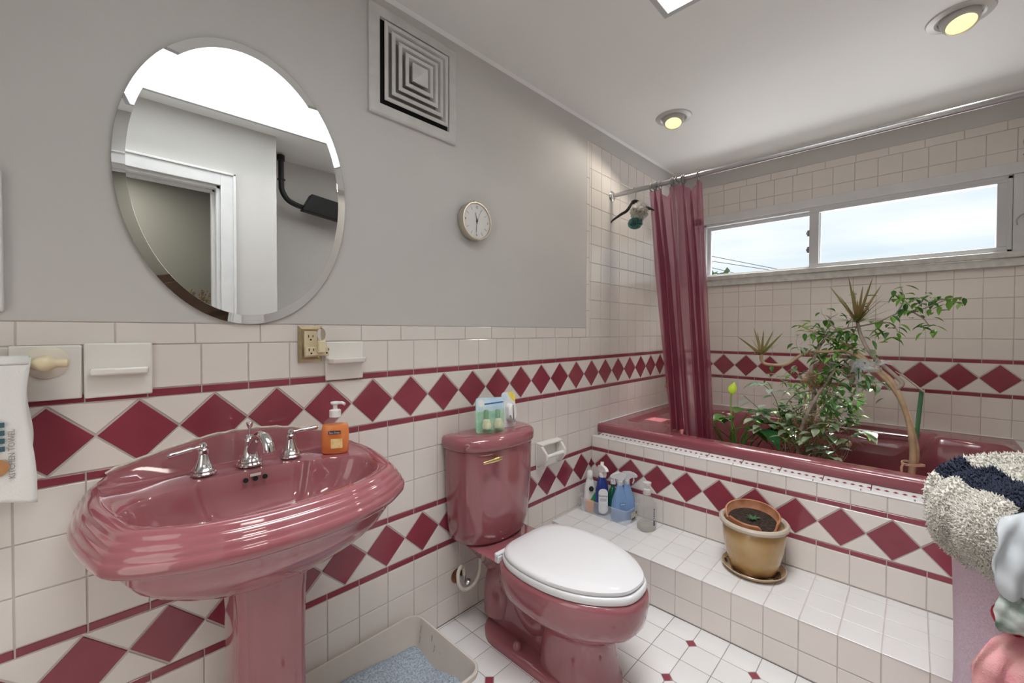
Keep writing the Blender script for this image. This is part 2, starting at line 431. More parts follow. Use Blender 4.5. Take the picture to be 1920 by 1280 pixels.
# top ledge with tiny burgundy diamonds
pol = []; u = .004; k = 0
ledge = lambda u, v, h: (u, -v, .584+(u-XA)*.22+h)
while u < 1.88:
    pol.append((clip([(XA-.001, u+.0015), (XA+.018, u+.0015), (XA+.018, u+.1535), (XA-.001, u+.1535)], 0, 9, .001, 1.879), WTILE2))
    pol.append((clip([(XA+.020, u+.0015+.03), (XA+.075, u+.0015+.03), (XA+.075, u+.1535+.03), (XA+.020, u+.1535+.03)], 0, 9, .001, 1.879), WTILE2)); u += .155
pol = [p for p in pol if p[0]]
lay(b, pol, ledge)
b.mat(BTILE)
y = .03
while y < 1.86:
    b.add([ledge(XA+.030-.0, y, .0034), ledge(XA+.037, y-.0085, .0034), ledge(XA+.044, y, .0034), ledge(XA+.037, y+.0085, .0034)], [(0, 1, 2, 3)]); y += .0258
b.mat(WTILE2)
pol = []
for i in range(11):
    x0 = 1.515+i*P_
    pol.append((clip([(x0+G/2, 1.779), (x0+P_-G/2, 1.779), (x0+P_-G/2, 1.879), (x0+G/2, 1.879)], 1.5, XW-.001, 1.77, 1.88), WTILE2))
lay(b, [p for p in pol if p[0]], lambda u, v, h: (u, -v, .640+h))
b.build('tiles', ap, smoothang=30)

# ------------------------------------------------------------------ bathtub (height-field shell)
def sstep(a, b, x):
    t = min(1, max(0, (x-a)/(b-a))); return t*t*(3-2*t)
def rbox(x, y, cx, cy, hx, hy, r):
    qx, qy = abs(x-cx)-hx+r, abs(y-cy)-hy+r
    return math.hypot(max(qx, 0), max(qy, 0))+min(max(qx, qy), 0)-r
def tubz(x, y):
    rim = .648
    # basin: deepest in the middle, with a long sloping back at the far (-y) end
    d = -rbox(x, y, 2.065, -1.0, .455, .68, .16)
    depth = .40*sstep(0, .10, d)
    slope = sstep(-1.66, -1.28, y)          # back rest
    slope2 = sstep(-.33, -.52, y)
    depth *= (.20+.80*slope)*(.35+.65*slope2)
    z = rim-depth
    # arm rests at the reclining end
    for cx, hw in ((1.72, .10), (2.44, .10)):
        a = (1-sstep(.55*hw, hw, abs(x-cx)))*sstep(-1.30, -1.50, y)*(1-sstep(-1.70, -1.76, y))
        z = max(z, z*(1-a)+a*(.668+.0*x))
    # recess with the grab rail in the far wall
    if d < .03:
        e = -rbox(x, y, 2.535, -1.20, .055, .22, .03)
        z -= .06*sstep(0, .012, e)
    # shallow moulded shelf at the near-wall end
    e = -rbox(x, y, 2.1, -.17, .40, .09, .05)
    z -= .018*sstep(0, .02, e)
    # soft bead at the front and outer edges
    z += .006*math.exp(-((x-1.535)/.012)**2)
    return z
tub = thing('bathtub', 'dusty rose drop-in bathtub full of houseplants under the window', 'bathtub', (2.1, -.9, .2))
nx, ny = 130, 180
xs = [1.515+(XW-.004-1.515)*i/(nx-1) for i in range(nx)]; ys = [-.004-(1.772-.004)*j/(ny-1) for j in range(ny)]
vs = [(x, y, tubz(x, y)) for x in xs for y in ys]; fs = [(i*ny+j, (i+1)*ny+j, (i+1)*ny+j+1, i*ny+j+1) for i in range(nx-1) for j in range(ny-1)]
b = MB().mat(ROSE_T).add(vs, fs)
# front lip, rolled over the tiled ledge
prof = [(1.515, .648), (1.509, .645), (1.506, .638), (1.506, .604), (1.512, .598), (1.53, .598)]
b.loft([[(x, y, z) for x, z in prof] for y in (-.004, -1.772)], False, False, closed=False)
b.add([(1.515, -1.772, .648), (XW-.004, -1.772, .648), (XW-.004, -1.772, .60), (1.515, -1.772, .60)], [(0, 1, 2, 3)])
shell = b.build('shell', tub, smoothang=60)
b = MB().mat(CHROME).tube([(2.535, -1.02, .625), (2.535, -1.38, .625)], .009, 12).tube([(2.535, -1.02, .625), (2.56, -1.02, .615)], .007).tube([(2.535, -1.38, .625), (2.56, -1.38, .615)], .007)
b.build('grab_rail', tub)
b = MB().mat(BRASSD).lathe([(.0, 0), (.022, .001), (.022, .006), (.014, .009), (.008, .006), (0, .006)], (2.455, -1.11, .55), (-1, 0, .45), 20)
b.build('water_jet', tub)
b = MB().mat(WTILE2).tube([(1.52, -.006, .650), (XW-.01, -.006, .650)], .005, 6).tube([(XW-.006, -.006, .650), (XW-.006, -1.772, .650)], .005, 6)
b.build('caulk', tub)
t_ = MB().mat(BRASSD).lathe([(0, 0), (.028, 0), (.028, .008), (.018, .016), (.012, .05), (0, .05)], (2.48, -.001, .80), (0, -1, 0), 20)
tag(t_.build('tub_faucet'), 'small aged brass tub valve on the wall behind the curtain', 'faucet')

# ------------------------------------------------------------------ window 1
wi = bpy.data.objects.new('window_1', None); COL.objects.link(wi); wi.location = (XW, -.9, 1.63); wi['kind'] = 'structure'
c = MB().mat(TRIMP)
c.box(XW-.012, XW+.006, YR, -.11, 2.032, 2.092)                       # head casing
c.box(XW-.006, XW+.010, YR, OY1-.002, 1.600, 2.032)                   # right casing board
c.box(XW-.012, XW+.006, -.185, -.11, 1.56, 2.09)
c.build('window_casing', wi, bevel=.002)
c = MB().mat(mat('worn sill paint', (.62, .62, .59), .45, var=.10, vscale=25, bump=.3, bscale=40))
c.box(XW-.022, XW+.01, YR, -.11, 1.553, 1.598).box(XW-.034, XW+.05, YR, -.11, 1.598, 1.630)
c.build('window_sill', wi, bevel=.004)
c = MB().mat(FRAMEM)
c.box(XW-.004, XW+.07, OY1, OY0, 2.012, 2.032).box(XW-.004, XW+.07, OY1, OY0, 1.622, 1.645)
c.box(XW-.004, XW+.07, OY1-.0, OY1+.018, 1.63, 2.03).box(XW-.004, XW+.07, OY0-.02, OY0, 1.63, 2.03)
c.build('window_frame', wi, bevel=.002)
def sash(y0, y1, z0, z1, x, fr, D=.024):   # y0 > y1
    c = MB().mat(FRAMEM); l, r, bt, tp = fr
    c.box(x, x+D, y1, y0, z0, z0+bt).box(x, x+D, y1, y0, z1-tp, z1).box(x, x+D, y0-l, y0, z0+bt, z1-tp).box(x, x+D, y1, y1+r, z0+bt, z1-tp)
    s = c.build('sash', wi, bevel=.002)
    g = MB().mat(mat('window glass', (1, 1, 1), 0, trans=1, ior=1.0, spec=.5, alpha=.12)).box(x+D*.7, x+D*.7+.002, y1+r, y0-l, z0+bt, z1-tp)
    g.build('pane', s, smoothang=0); return s
sash(-.872, -1.735, 1.640, 2.018, XW-.002, (.052, .038, .020, .022), .055)
sash(-.205, -.93, 1.640, 2.012, XW+.030, (.03, .04, .006, .026))
c = MB().mat(GREYP)
for z in (1.755, 1.865): c.box(XW-.004, XW+.02, -.872, -.862, z-.02, z+.02).tube([(XW-.0, -.866, z-.018), (XW-.006, -.857, z), (XW, -.866, z+.018)], .003, 6)
c.build('latch', wi)

# outside: overhead cables and a distant tree
cab = []
for k, (z0, sl) in enumerate(((3.81, .325), (3.63, .27), (3.43, .34))):
    pts = [(14, y_, z0+sl*(y_-3.84)) for y_ in (7, 3.84, 0, -4)]
    o = MB().mat(BLACK).tube(pts, .009, 6).build('power_cable')
    tag(o, ('topmost', 'middle', 'lowest')[k]+' of three black overhead cables seen through the left window pane', 'cable', 'overhead cables outside')
tr = thing('tree', 'green treetop low in the corner of the left window pane', 'tree', (22, 6.7, 0))
fo = MB().mat(mat('far foliage', (.10, .16, .06), .7, var=.3, vscale=3))
rn = random.Random(5)
for i in range(260):
    a = Vector((rn.gauss(0, 1), rn.gauss(0, 1), rn.gauss(0, .8))); a = a.normalized()*rn.uniform(.5, 1.5)
    p = Vector((22, 6.7, 3.3))+a; d = Vector((rn.uniform(-1, 1), rn.uniform(-1, 1), rn.uniform(-1, 1)))*.22; e = Vector((rn.uniform(-1, 1), rn.uniform(-1, 1), rn.uniform(-1, 1)))*.22
    fo.add([p-d, p+e, p+d, p-e], [(0, 1, 2, 3)])
fo.build('foliage', tr, smoothang=0)
MB().mat(mat('bark', (.16, .11, .08), .8, var=.2)).tube([(22, 6.7, -.5), (22, 6.8, 1.5), (22, 6.7, 3.3)], [.16, .12, .05], 10).build('trunk', tr)

# ------------------------------------------------------------------ recessed ceiling lights
BULB = mat('warm lamp lens', (1, .85, .5), .3, emit=(1, .76, .30), estr=1.15)
EYE = mat('lamp trim enamel', (.55, .54, .52), .35)
for k, (x, y, lab) in enumerate(((1.692, -.377, 'small lit eyeball spotlight recessed in the ceiling near the shower curtain'),
                                 (1.694, -1.500, 'lit eyeball spotlight recessed in the ceiling at the top right corner'))):
    z = ceilz(x); t = thing('recessed_light', lab, 'ceiling light', (x, y, z), 'recessed ceiling lights')
    MB().mat(EYE).lathe([(.062, -.0), (.064, -.006), (.072, -.010), (.094, -.006), (.098, 0)], (x, y, z), n=40, cap=False).build('trim_ring', t)
    ax = Vector((-.34, -.10, -1)).normalized()
    c0 = Vector((x, y, z-.002))
    MB().mat(EYE).lathe([(.060, -.03), (.0595, .0), (.056, .022), (.049, .040), (.044, .042), (.043, .038)], c0, ax, 36, cap=False).build('eyeball', t)
    MB().mat(BULB).lathe([(0, .030), (.03, .032), (.0435, .036), (.0435, .030), (0, .028)], c0, ax, 32).build('lamp_lens', t)
    lo = light('lamp_glow', 'SPOT', c0+ax*.06, (0, 0, 0), 7.5, (1, .92, .80), spot_size=2.6, shadow_soft_size=.07)
    lo.rotation_euler = ax.to_track_quat('-Z', 'Y').to_euler()

# ------------------------------------------------------------------ mirror
mi = thing('mirror', 'large oval wall mirror hanging above the pink sink', 'mirror', (-.33, 0, 1.62))
MIR = mat('mirror glass', (.90, .92, .92), .0, metal=1)
N = 128
def ov(a, b, y): return [(-.330+a*math.cos(2*PI*i/N), y, 1.6215+b*math.sin(2*PI*i/N)) for i in range(N)]
b = MB().mat(mat('mirror edge', (.10, .12, .12), .2)).loft([ov(.279, .391, -.001), ov(.281, .394, -.0075)], True, False)
b.mat(MIR).loft([ov(.2809, .3939, -.0075), ov(.257, .369, -.0100)], False, False).loft([ov(.257, .369, -.0100), ov(.2568, .3688, -.0101)], False, True)
b.build('glass', mi, smoothang=2)

# ------------------------------------------------------------------ vent
ve = thing('exhaust_vent', 'square white ceiling-high wall vent with concentric louvres', 'vent', (.2268, 0, 2.16))
VM = mat('vent enamel', (.60, .59, .57), .45, var=.05, vscale=20, bump=.1, bscale=30)
cx, cz = .2268, 2.1645
def frame_ring(mb, a0, y0, a1, y1):
    q = lambda a, y: [(cx-a, y, cz-a), (cx+a, y, cz-a), (cx+a, y, cz+a), (cx-a, y, cz+a)]
    mb.loft([q(a0, y0), q(a1, y1)], False, False)
b = MB().mat(VM)
for (a0, y0, a1, y1) in ((.190, 0, .190, -.010), (.190, -.010, .184, -.014), (.184, -.014, .152, -.014), (.152, -.014, .149, -.004)): frame_ring(b, a0, y0, a1, y1)
b.build('frame', ve, smoothang=0)
MB().mat(DARK).box(cx-.15, cx+.15, -.0040, -.0005, cz-.15, cz+.15).build('duct_opening', ve, smoothang=0)
MB().mat(mat('vent backing', (.30, .28, .26), .6)).box(cx-.122, cx+.122, -.0075, -.0042, cz-.122, cz+.122).build('shade_plate', ve, smoothang=0)  # added grey plate; its colour stands for the half-shade between the louvres
for k, a in enumerate((.1385, .112, .086, .060)):
    b = MB().mat(VM); yo_ = -.024-.003*k
    frame_ring(b, a, yo_, a-.004, yo_-.002); frame_ring(b, a-.004, yo_-.002, a-.013, yo_-.001); frame_ring(b, a-.013, yo_-.001, a-.0245, -.0055); frame_ring(b, a, yo_, a, yo_+.003); frame_ring(b, a, yo_+.003, a-.012, -.0105); frame_ring(b, a-.012, -.0105, a-.012, -.004)
    b.build('louvre', ve, smoothang=0)
b = MB().mat(VM); a = .034
q = [(cx-a, -.037, cz-a), (cx+a, -.037, cz-a), (cx+a, -.037, cz+a), (cx-a, -.037, cz+a)]
b.add(q+[(cx, -.043, cz)], [(0, 1, 4), (1, 2, 4), (2, 3, 4), (3, 0, 4)]); b.loft([q, [(p[0]*.6+cx*.4, -.0045, p[2]*.6+cz*.4) for p in q]], False, True)
b.build('centre_cap', ve, smoothang=0)

# ------------------------------------------------------------------ clock
ck = thing('wall_clock', 'small round silver wall clock with a white face', 'clock', (.511, 0, 1.677))
CM = mat('clock metal', (.62, .56, .47), .32, metal=.9)
ax = (0, -1, 0); cc = (.511, 0, 1.677)
MB().mat(CM).lathe([(.079, 0), (.081, .004), (.081, .034), (.079, .037), (.075, .037), (.0735, .031)], cc, ax, 56, cap=False).build('case', ck)
MB().mat(mat('clock face', (.74, .74, .72), .4)).lathe([(0, .0), (.0745, .0), (.0745, .031), (0, .031)], cc, ax, 56).build('dial', ck, smoothang=40)
CB = mat('clock hand black', (.02, .02, .02), .4)
def hand(name, ang, L, wd, y, m):
    d = Vector((math.sin(ang), 0, math.cos(ang))); s_ = Vector((d.z, 0, -d.x)); c0 = Vector((cc[0], y, cc[2]))
    p = [c0-d*.010-s_*wd, c0-d*.010+s_*wd, c0+d*L+s_*wd*.5, c0+d*L-s_*wd*.5]
    MB().mat(m).prism(p, (0, -.0008, 0)).build(name, ck, smoothang=0)
hand('hour_hand', math.radians(-14), .036, .0016, -.0325, CB); hand('minute_hand', math.radians(186), .050, .0013, -.0335, CB)
hand('second_hand', math.radians(24), .056, .0006, -.0345, CB)
MB().mat(CB).lathe([(0, 0), (.0035, 0), (.0035, .0055), (0, .0055)], (cc[0], -.031, cc[2]), ax, 14).build('hub', ck)
for t, a in (('12', 0), ('3', 90), ('6', 180), ('9', 270)):
    text_mesh(t, .014, facing_wall(cc[0]+.062*math.sin(math.radians(a)), -.0318, cc[2]+.058*math.cos(math.radians(a))), mat('clock grey', (.16, .16, .16), .5), 'numeral', ck)
for k in range(12):
    if k % 3:
        a = k*PI/6; d = Vector((math.sin(a), 0, math.cos(a))); s_ = Vector((d.z, 0, -d.x))*.0006; c0 = Vector((cc[0], -.0312, cc[2]))
        MB().mat(mat('clock grey', (.16, .16, .16), .5)).prism([c0+d*.050-s_, c0+d*.050+s_, c0+d*.066+s_, c0+d*.066-s_], (0, -.0005, 0)).build('hour_mark', ck, smoothang=0)
MB().mat(CB).tube([(.5105, 0, 1.762), (.5105, -.012, 1.763), (.5105, -.014, 1.766)], .0022, 8).ball((.5105, -.012, 1.764), .004).build('hanging_nail', ck)

# ------------------------------------------------------------------ outlet, adapter, night light
ot = thing('wall_outlet', 'brass framed ivory wall outlet above the sink', 'outlet', (-.1615, 0, 1.165))
b = MB().mat(BRASSD)
q = lambda hx, hz, y: [(-.1615-hx, y, 1.1665-hz), (-.1615+hx, y, 1.1665-hz), (-.1615+hx, y, 1.1665+hz), (-.1615-hx, y, 1.1665+hz)]
b.loft([q(.0355, .0575, -.0005), q(.0355, .0575, -.005), q(.026, .048, -.008), q(.0235, .0425, -.006)], True, True)
b.build('cover_plate', ot, smoothang=0)
MB().mat(IVORY).box(-.181, -.142, -.0095, -.005, 1.126, 1.207).build('receptacle', ot, bevel=.002)
def sockets(parent, x, y, z):
    b = MB().mat(DARK).box(x-.0075, x-.0055, y-.0012, y, z, z+.009).box(x+.0055, x+.0075, y-.0012, y, z+.001, z+.008)
    b.lathe([(0, 0), (.0027, 0), (.0027, .0012), (0, .0012)], (x, y, z-.0065), (0, -1, 0), 12); return b.build('socket_slots', parent, smoothang=0)
sockets(ot, -.1615, -.0095, 1.187)
ad = thing('plug_adapter', 'ivory three-way plug adapter in the lower half of the brass outlet', 'plug adapter', (-.15, -.0095, 1.145))
MB().mat(IVORY).box(-.183, -.113, -.034, -.0095, 1.130, 1.158).build('body', ad, bevel=.003)
sockets(ad, -.1690, -.034, 1.145); sockets(ad, -.122, -.034, 1.145)
nl = thing('night_light', 'small clear-bulb night light plugged into the ivory adapter', 'night light', (-.141, -.03, 1.17))
MB().mat(IVORY).box(-.153, -.131, -.052, -.0345, 1.140, 1.178).build('base', nl, bevel=.003)
GLS = mat('clear glass', (.95, .95, .95), .03, trans=.92, ior=1.3)
MB().mat(GLS).lathe([(.006, 0), (.010, .008), (.013, .020), (.011, .032), (.005, .038), (0, .039)], (-.142, -.043, 1.178), n=20).build('bulb', nl)

# ------------------------------------------------------------------ ceramic wall fittings
def plate(x0, x1, z0, z1, y=-.008): return MB().mat(CERAM).box(x0, x1, y, -.0005, z0, z1)
so = thing('toothbrush_holder', 'white ceramic wall shelf fitting left of the faucet', 'wall fitting', (-.60, 0, 1.115))
plate(-.661, -.541, 1.051, 1.179, -.010).build('plate', so, bevel=.004)
MB().mat(CERAM).box(-.652, -.550, -.034, -.010, 1.104, 1.121).build('shelf', so, bevel=.005, seg=3)
so = thing('soap_dish', 'white ceramic wall soap dish right of the brass outlet', 'soap dish', (-.053, 0, 1.10))
plate(-.1155, .0125, 1.046, 1.173, -.009).build('plate', so, bevel=.004)
b = MB().mat(CERAM)
rg = []
for z, gx, yy in ((1.100, .054, -.036), (1.105, .0615, -.044), (1.119, .0635, -.047), (1.119, .056, -.040), (1.112, .053, -.034)):
    rg.append([(-.0515-gx, -.008, z), (-.0515-gx, yy+.012, z), (-.0515-gx+.01, yy, z), (-.0515+gx-.01, yy, z), (-.0515+gx, yy+.012, z), (-.0515+gx, -.008, z)])
b.loft(rg); b.build('tray', so, smoothang=25, bevel=.002)
tp = thing('toilet_paper_holder', 'white ceramic toilet paper holder on the wall beside the tank', 'paper holder', (1.02, 0, .57))
plate(.935, 1.115, .502, .640, -.006).build('plate', tp, bevel=.004)
b = MB().mat(CERAM)
for x0, x1 in ((.940, .956), (1.094, 1.110)):
    b.prism([(x0, -.006, .510), (x0, -.006, .632), (x0, -.035, .628), (x0, -.068, .590), (x0, -.068, .562), (x0, -.040, .525)], (x1-x0, 0, 0))
b.prism([(.940, -.006, .628), (.940, -.006, .640), (.940, -.040, .637), (.940, -.040, .625)], (.170, 0, 0))
b.build('bracket', tp, bevel=.005, seg=3)
MB().mat(WPLAS).lathe([(0, 0), (.009, 0), (.009, .075), (.0115, .078), (.0115, .136), (0, .136)], (.957, -.050, .572), (1, 0, 0), 20).build('roller', tp)

# towel bar, towel and picture at the left edge
tb = thing('towel_bar', 'ivory turned wood towel bar at the left of the sink wall', 'towel bar', (-.72, 0, 1.14))
plate(-.772, -.664, 1.053, 1.175, -.007).build('mounting_tile', tb, bevel=.003)
MB().mat(mat('pale cream', (.76, .71, .60), .3)).lathe([(.034, .006), (.036, .0085), (.030, .0115), (.012, .014), (.009, .030), (.009, .045)], (-.718, 0, 1.138), (0, -1, 0), 32).build('escutcheon', tb)
MB().mat(CREAM).lathe([(0, -.46), (.0095, -.46), (.0095, -.034), (.012, -.030), (.012, -.027), (.009, -.024), (.0135, -.015), (.0170, -.003), (.0160, .006), (.011, .013), (.0095, .016), (.0095, .032), (.007, .034), (0, .034)], (-.718, -.052, 1.138), (1, 0, 0), 28).build('rod', tb)
tw = thing('hand_towel', 'white waffle kitchen towel hanging over the ivory bar', 'towel', (-.85, -.06, 1.0))
TW = mat('white cotton', (.76, .76, .74), .9, bump=.8, bscale=420, bdist=.001)
def towelgrid(y0, zb, amp, flip):
    n, m = 30, 40; g = []
    for j in range(m+1):
        t = j/m
        for i in range(n+1):
            s_ = i/n; x = -1.06+s_*(.3195+ (.014*sstep(.55, 1, t) if flip else 0)) + .004*math.sin(9*t+2)
            z = 1.152-(1.152-zb)*t + (.010*math.sin(s_*9+1)*t*t if flip else 0)
            if flip and s_ > .9: z -= .0*t
            y = y0 + amp*math.sin(s_*16+t*2)*t - (0 if flip else 0) + .012*(1-sstep(0, .06, t))*(1 if flip else -1)
            g.append((x, y, z))
    f = [(j*(n+1)+i, j*(n+1)+i+1, (j+1)*(n+1)+i+1, (j+1)*(n+1)+i) for j in range(m) for i in range(n)]
    return g, f
b = MB().mat(TW); g, f = towelgrid(-.0735, .858, .004, True); b.add(g, f); g, f = towelgrid(-.040, .90, .003, False); b.add(g, f)
tt = [(0, 0)]; arc = [[(-1.06+.3195*s_/8, -.0568+.0168*math.cos(a)*1.0, 1.139+.0168*math.sin(a)) for s_ in range(9)] for a in [PI*k/8 for k in range(9)]]
b.loft(arc, False, False, closed=False)
o = b.build('cloth', tw); so_ = o.modifiers.new('s', 'SOLIDIFY'); so_.thickness = .002; so_.offset = 0
text_mesh('KITCHEN TOWEL', .0125, Matrix.Translation((-.7635, -.079, .960)) @ Matrix.Rotation(PI/2, 4, 'X') @ Matrix.Rotation(PI/2, 4, 'Z'), mat('towel print grey', (.30, .26, .24), .9), 'printed_text', tw)
b = MB().mat(mat('towel print blue', (.05, .11, .14), .9))
for k in range(4): b.box(-.795, -.7725, -.0795, -.0785, .967+k*.016, .977+k*.016)
b.mat(mat('towel print tan', (.45, .22, .10), .9)).lathe([(0, 0), (.018, 0), (.018, .001), (0, .001)], (-.785, -.0785, .935), (0, -1, 0), 18)
b.build('printed_motif', tw, smoothang=0)
pf = thing('picture_frame', 'edge of a white framed panel at the far left wall', 'picture frame', (-.95, 0, 1.39))
MB().mat(TRIMP).box(-1.15, -.7755, -.020, 0, 1.2475, 1.5400).build('frame', pf, bevel=.003)
MB().mat(WPLAS).box(-1.12, -.805, -.0215, -.019, 1.275, 1.51).build('panel', pf, smoothang=0)

# ------------------------------------------------------------------ pedestal sink
SKX, SKY = -.352, -.245
def polar(pts, n=120):
    """closed outline (u, y) given for the right half; returns radius as function of angle about (SKX, SKY)"""
    P = [Vector((u, y-SKY, 0)) for u, y in pts]
    full = P + [Vector((-p.x, p.y, 0)) for p in reversed(P[1:-1])]
    # dense sample of closed Catmull-Rom
    D = []
    m = len(full)
    for i in range(m):
        p0, p1, p2, p3 = full[i-1], full[i], full[(i+1) % m], full[(i+2) % m]
        for k in range(14):
            t = k/14
            D.append(.5*((2*p1)+(-p0+p2)*t+(2*p0-5*p1+4*p2-p3)*t*t+(-p0+3*p1-3*p2+p3)*t**3))
    an = np.array([math.atan2(p.y, p.x) for p in D]); ra = np.array([p.length for p in D]); o = np.argsort(an); an, ra = an[o], ra[o]
    th = np.linspace(-PI, PI, n, endpoint=False)
    return th, np.interp(th, an, ra, period=2*PI)
T_half = [(0, -.468), (.10, -.459), (.185, -.430), (.236, -.396), (.258, -.376), (.270, -.350), (.288, -.265), (.302, -.17), (.300, -.09), (.283, -.002), (.14, -.002), (0, -.002)]
B_half = [(0, -.432), (.10, -.424), (.18, -.393), (.232, -.350), (.262, -.295), (.264, -.235), (.238, -.192), (.19, -.168), (.135, -.158), (.112, -.134), (0, -.131)]
th, RT = polar(T_half); _, RB = polar(B_half)
_, RU = polar([(0, -.40), (.08, -.395), (.15, -.37), (.19, -.33), (.21, -.28), (.22, -.22), (.22, -.15), (.21, -.08), (.20, -.002), (.1, -.002), (0, -.002)])
def sring(R, z, add=0., sc=1., cy=0., zf=None):
    out = []
    for a, r in zip(th, R):
        q = r*sc+add*(1 if math.sin(a) < .75 else max(0, 1-(math.sin(a)-.75)*4))
        x, y = SKX+q*math.cos(a), SKY+cy+q*math.sin(a)
        y = min(y, -.003)
        # clipped front corners: small notch that gives the facetted look
        out.append((x, y, z+(zf(x, y) if zf else 0)))
    return out
def er(z, rx, ry, cy=0):
    return [(SKX+rx*math.cos(a), min(SKY+cy+ry*math.sin(a), -.003), z) for a in th]
def mixr(A, B, t): return [tuple(p*(1-t)+q*t for p, q in zip(a, b)) for a, b in zip(A, B)]
sk = thing('pedestal_sink', 'wide dusty rose pedestal sink on the wall below the oval mirror', 'sink', (SKX, SKY, 0))
bot = er(.640, .085, .10, .03)
rings = [bot, mixr(bot, sring(RU, .648), .35), mixr(bot, sring(RU, .656), .72), sring(RU, .672), mixr(sring(RU, .692), sring(RT, .692), .35), mixr(sring(RU, .715), sring(RT, .715), .68), mixr(sring(RU, .742), sring(RT, .742), .90), sring(RT, .762, -.003), sring(RT, 0.7706, .008),
         sring(RT, 0.7730, .020), sring(RT, 0.7770, .030), sring(RT, 0.7842, .0355), sring(RT, 0.7938, .0365), sring(RT, 0.8018, .0345), sring(RT, 0.8050, .0318), sring(RT, 0.8066, .0300), sring(RT, 0.8114, .0290), sring(RT, 0.8178, .0262), sring(RT, 0.8202, .0232), sring(RT, 0.8218, .0215), sring(RT, 0.8266, .0200), sring(RT, 0.8322, .0165),
         sring(RT, 0.8338, .0130), sring(RT, 0.8362, .0105), sring(RT, 0.8418, .0085), sring(RT, 0.8466, .004), sring(RT, 0.8490, -.003), sring(RT, 0.8490, -.009), sring(RT, 0.8466, -.016)]
# from the rim down to the basin lip
rimin = sring(RT, .843, -.021)
lip = [(SKX+r*math.cos(a), SKY+r*math.sin(a), .8415) for a, r in zip(th, RB)]
rings += [rimin, mixr(rimin, lip, .5), lip]
for sc_, z in ((.985, .837), (.965, .826), (.93, .800), (.86, .765), (.74, .735), (.55, .718), (.30, .710), (.07, .707)):
    rings.append([(SKX+r*sc_*math.cos(a), SKY+.0+r*sc_*math.sin(a)-.02*(1-sc_), z) for a, r in zip(th, RB)])
b = MB().mat(ROSE).loft(rings, True, True)
# raised arched ledge along the wall
def arch(u):
    a = .868+.055*(max(0, math.cos(min(1, abs(u)/.275)*PI/2)))
    return a if abs(u) < .268 else a+(.8505-a)*sstep(.268, .290, abs(u))
rg = []
for i in range(61):
    u = -.290+.58*i/60; a = arch(u); x = SKX+u
    e = 1 if abs(u) < .262 else .6
    rg.append([(x, -.001, .840), (x, -.001, a), (x, -.008, a+.002), (x, -.016, a), (x, -.019, a-.008), (x, -.024, .845+(a-.845)*.45), (x, -.034, .849), (x, -.050, .847), (x, -.056, .842), (x, -.056, .838)])
b.loft(rg)
basin = b.build('basin', sk, smoothang=48)
# pedestal: bowed front with fluted edges
pr = []
def pring(z, w, d, y0, flare=0):
    out = []
    for i in range(64):
        a = 2*PI*i/64; c, s_ = math.cos(a), math.sin(a)
        e = 2/3.4
        x = w*math.copysign(abs(c)**e, c); y = d*math.copysign(abs(s_)**e, s_)
        ridge = 1+.045*(1 if abs(abs(x)/w-.80) < .10 and y < 0 else 0)
        out.append((SKX+.010+x*ridge, y0+y*ridge, z))
    return out
pr = [pring(0, .105, .115, -.175), pring(.03, .105, .115, -.175), pring(.05, .092, .103, -.175), pring(.10, .083, .095, -.175), pring(.40, .080, .092, -.178), pring(.55, .081, .093, -.18), pring(.62, .088, .10, -.18), pring(.652, .096, .11, -.185)]
MB().mat(ROSE).loft(pr).build('pedestal', sk, smoothang=40)
b = MB().mat(DARK)
for dx in (-.022, 0, .022): b.lathe([(0, 0), (.0062, 0), (.0062, .0015), (0, .0015)], (SKX+dx, -.1445, .822), (0, -1, .35), 16)
b.build('overflow_holes', sk)
MB().mat(mat('overflow label', (.75, .73, .70), .4)).box(SKX-.011, SKX+.014, -.1415, -.1395, .828, .8345).build('overflow_insert', sk)
MB().mat(mat('old caulk', (.55, .50, .44), .8, var=.2, vscale=60, bump=.8, bscale=80)).tube([(SKX-.275+.55*i/30, -.003, arch(-.275+.55*i/30)+.004+.0015*math.sin(i*2.3)) for i in range(31)], .0045, 6).build('caulk', sk)
MB().mat(CHROME).tube([(SKX-.13, -.02, .56), (SKX-.13, -.06, .56), (SKX-.125, -.09, .59), (SKX-.10, -.10, .66)], .007, 8, sub=4).lathe([(0, 0), (.02, 0), (.014, .03), (0, .03)], (SKX-.13, -.05, .575), (0, 0, 1), 14).build('supply_valve', sk)

# faucet set
BELL = [(0, 0), (.0275, 0), (.0280, .004), (.0255, .007), (.0265, .010), (.0230, .013), (.0170, .026), (.0125, .040), (.0105, .050), (.0120, .052), (.0120, .060), (.0095, .062), (.0075, .066), (.0095, .070), (.0085, .076), (.0035, .080), (0, .081)]
for hx_, d_, zz in ((-.452, -1, -.008), (-.247, 1, .005)):
    fh = MB().mat(CHROME).lathe(BELL, (hx_, -.085, .845), n=32).build('faucet_handle', sk)
    fh['label'] = 'chrome faucet handle'
    MB().mat(CHROME).tube([(hx_, -.085, .915)]+[(hx_+d_*a, -.085-b_, .915+zz*c) for a, b_, c in ((.022, .002, .3), (.026, .002, .35), (.048, .006, .7), (.068, .010, 1), (.073, .011, 1))], [.005, .0045, .0065, .0045, .0062, .0035], 12).build('lever', fh)
sp = MB().mat(CHROME).lathe([(0, 0), (.0305, 0), (.031, .005), (.028, .009), (.029, .012), (.024, .016), (.0185, .030), (.0150, .048), (.0135, .060), (.0150, .064), (.0135, .072), (.009, .080), (0, .081)], (-.349, -.085, .845), n=32).tube([(-.349, -.088, .868), (-.347, -.110, .905), (-.343, -.138, .930), (-.338, -.166, .933), (-.334, -.186, .915), (-.332, -.190, .898)], [.010, .0125, .0125, .0130, .0135, .0135], 18, sub=5).build('faucet_spout', sk)
sp['label'] = 'curved chrome spout'
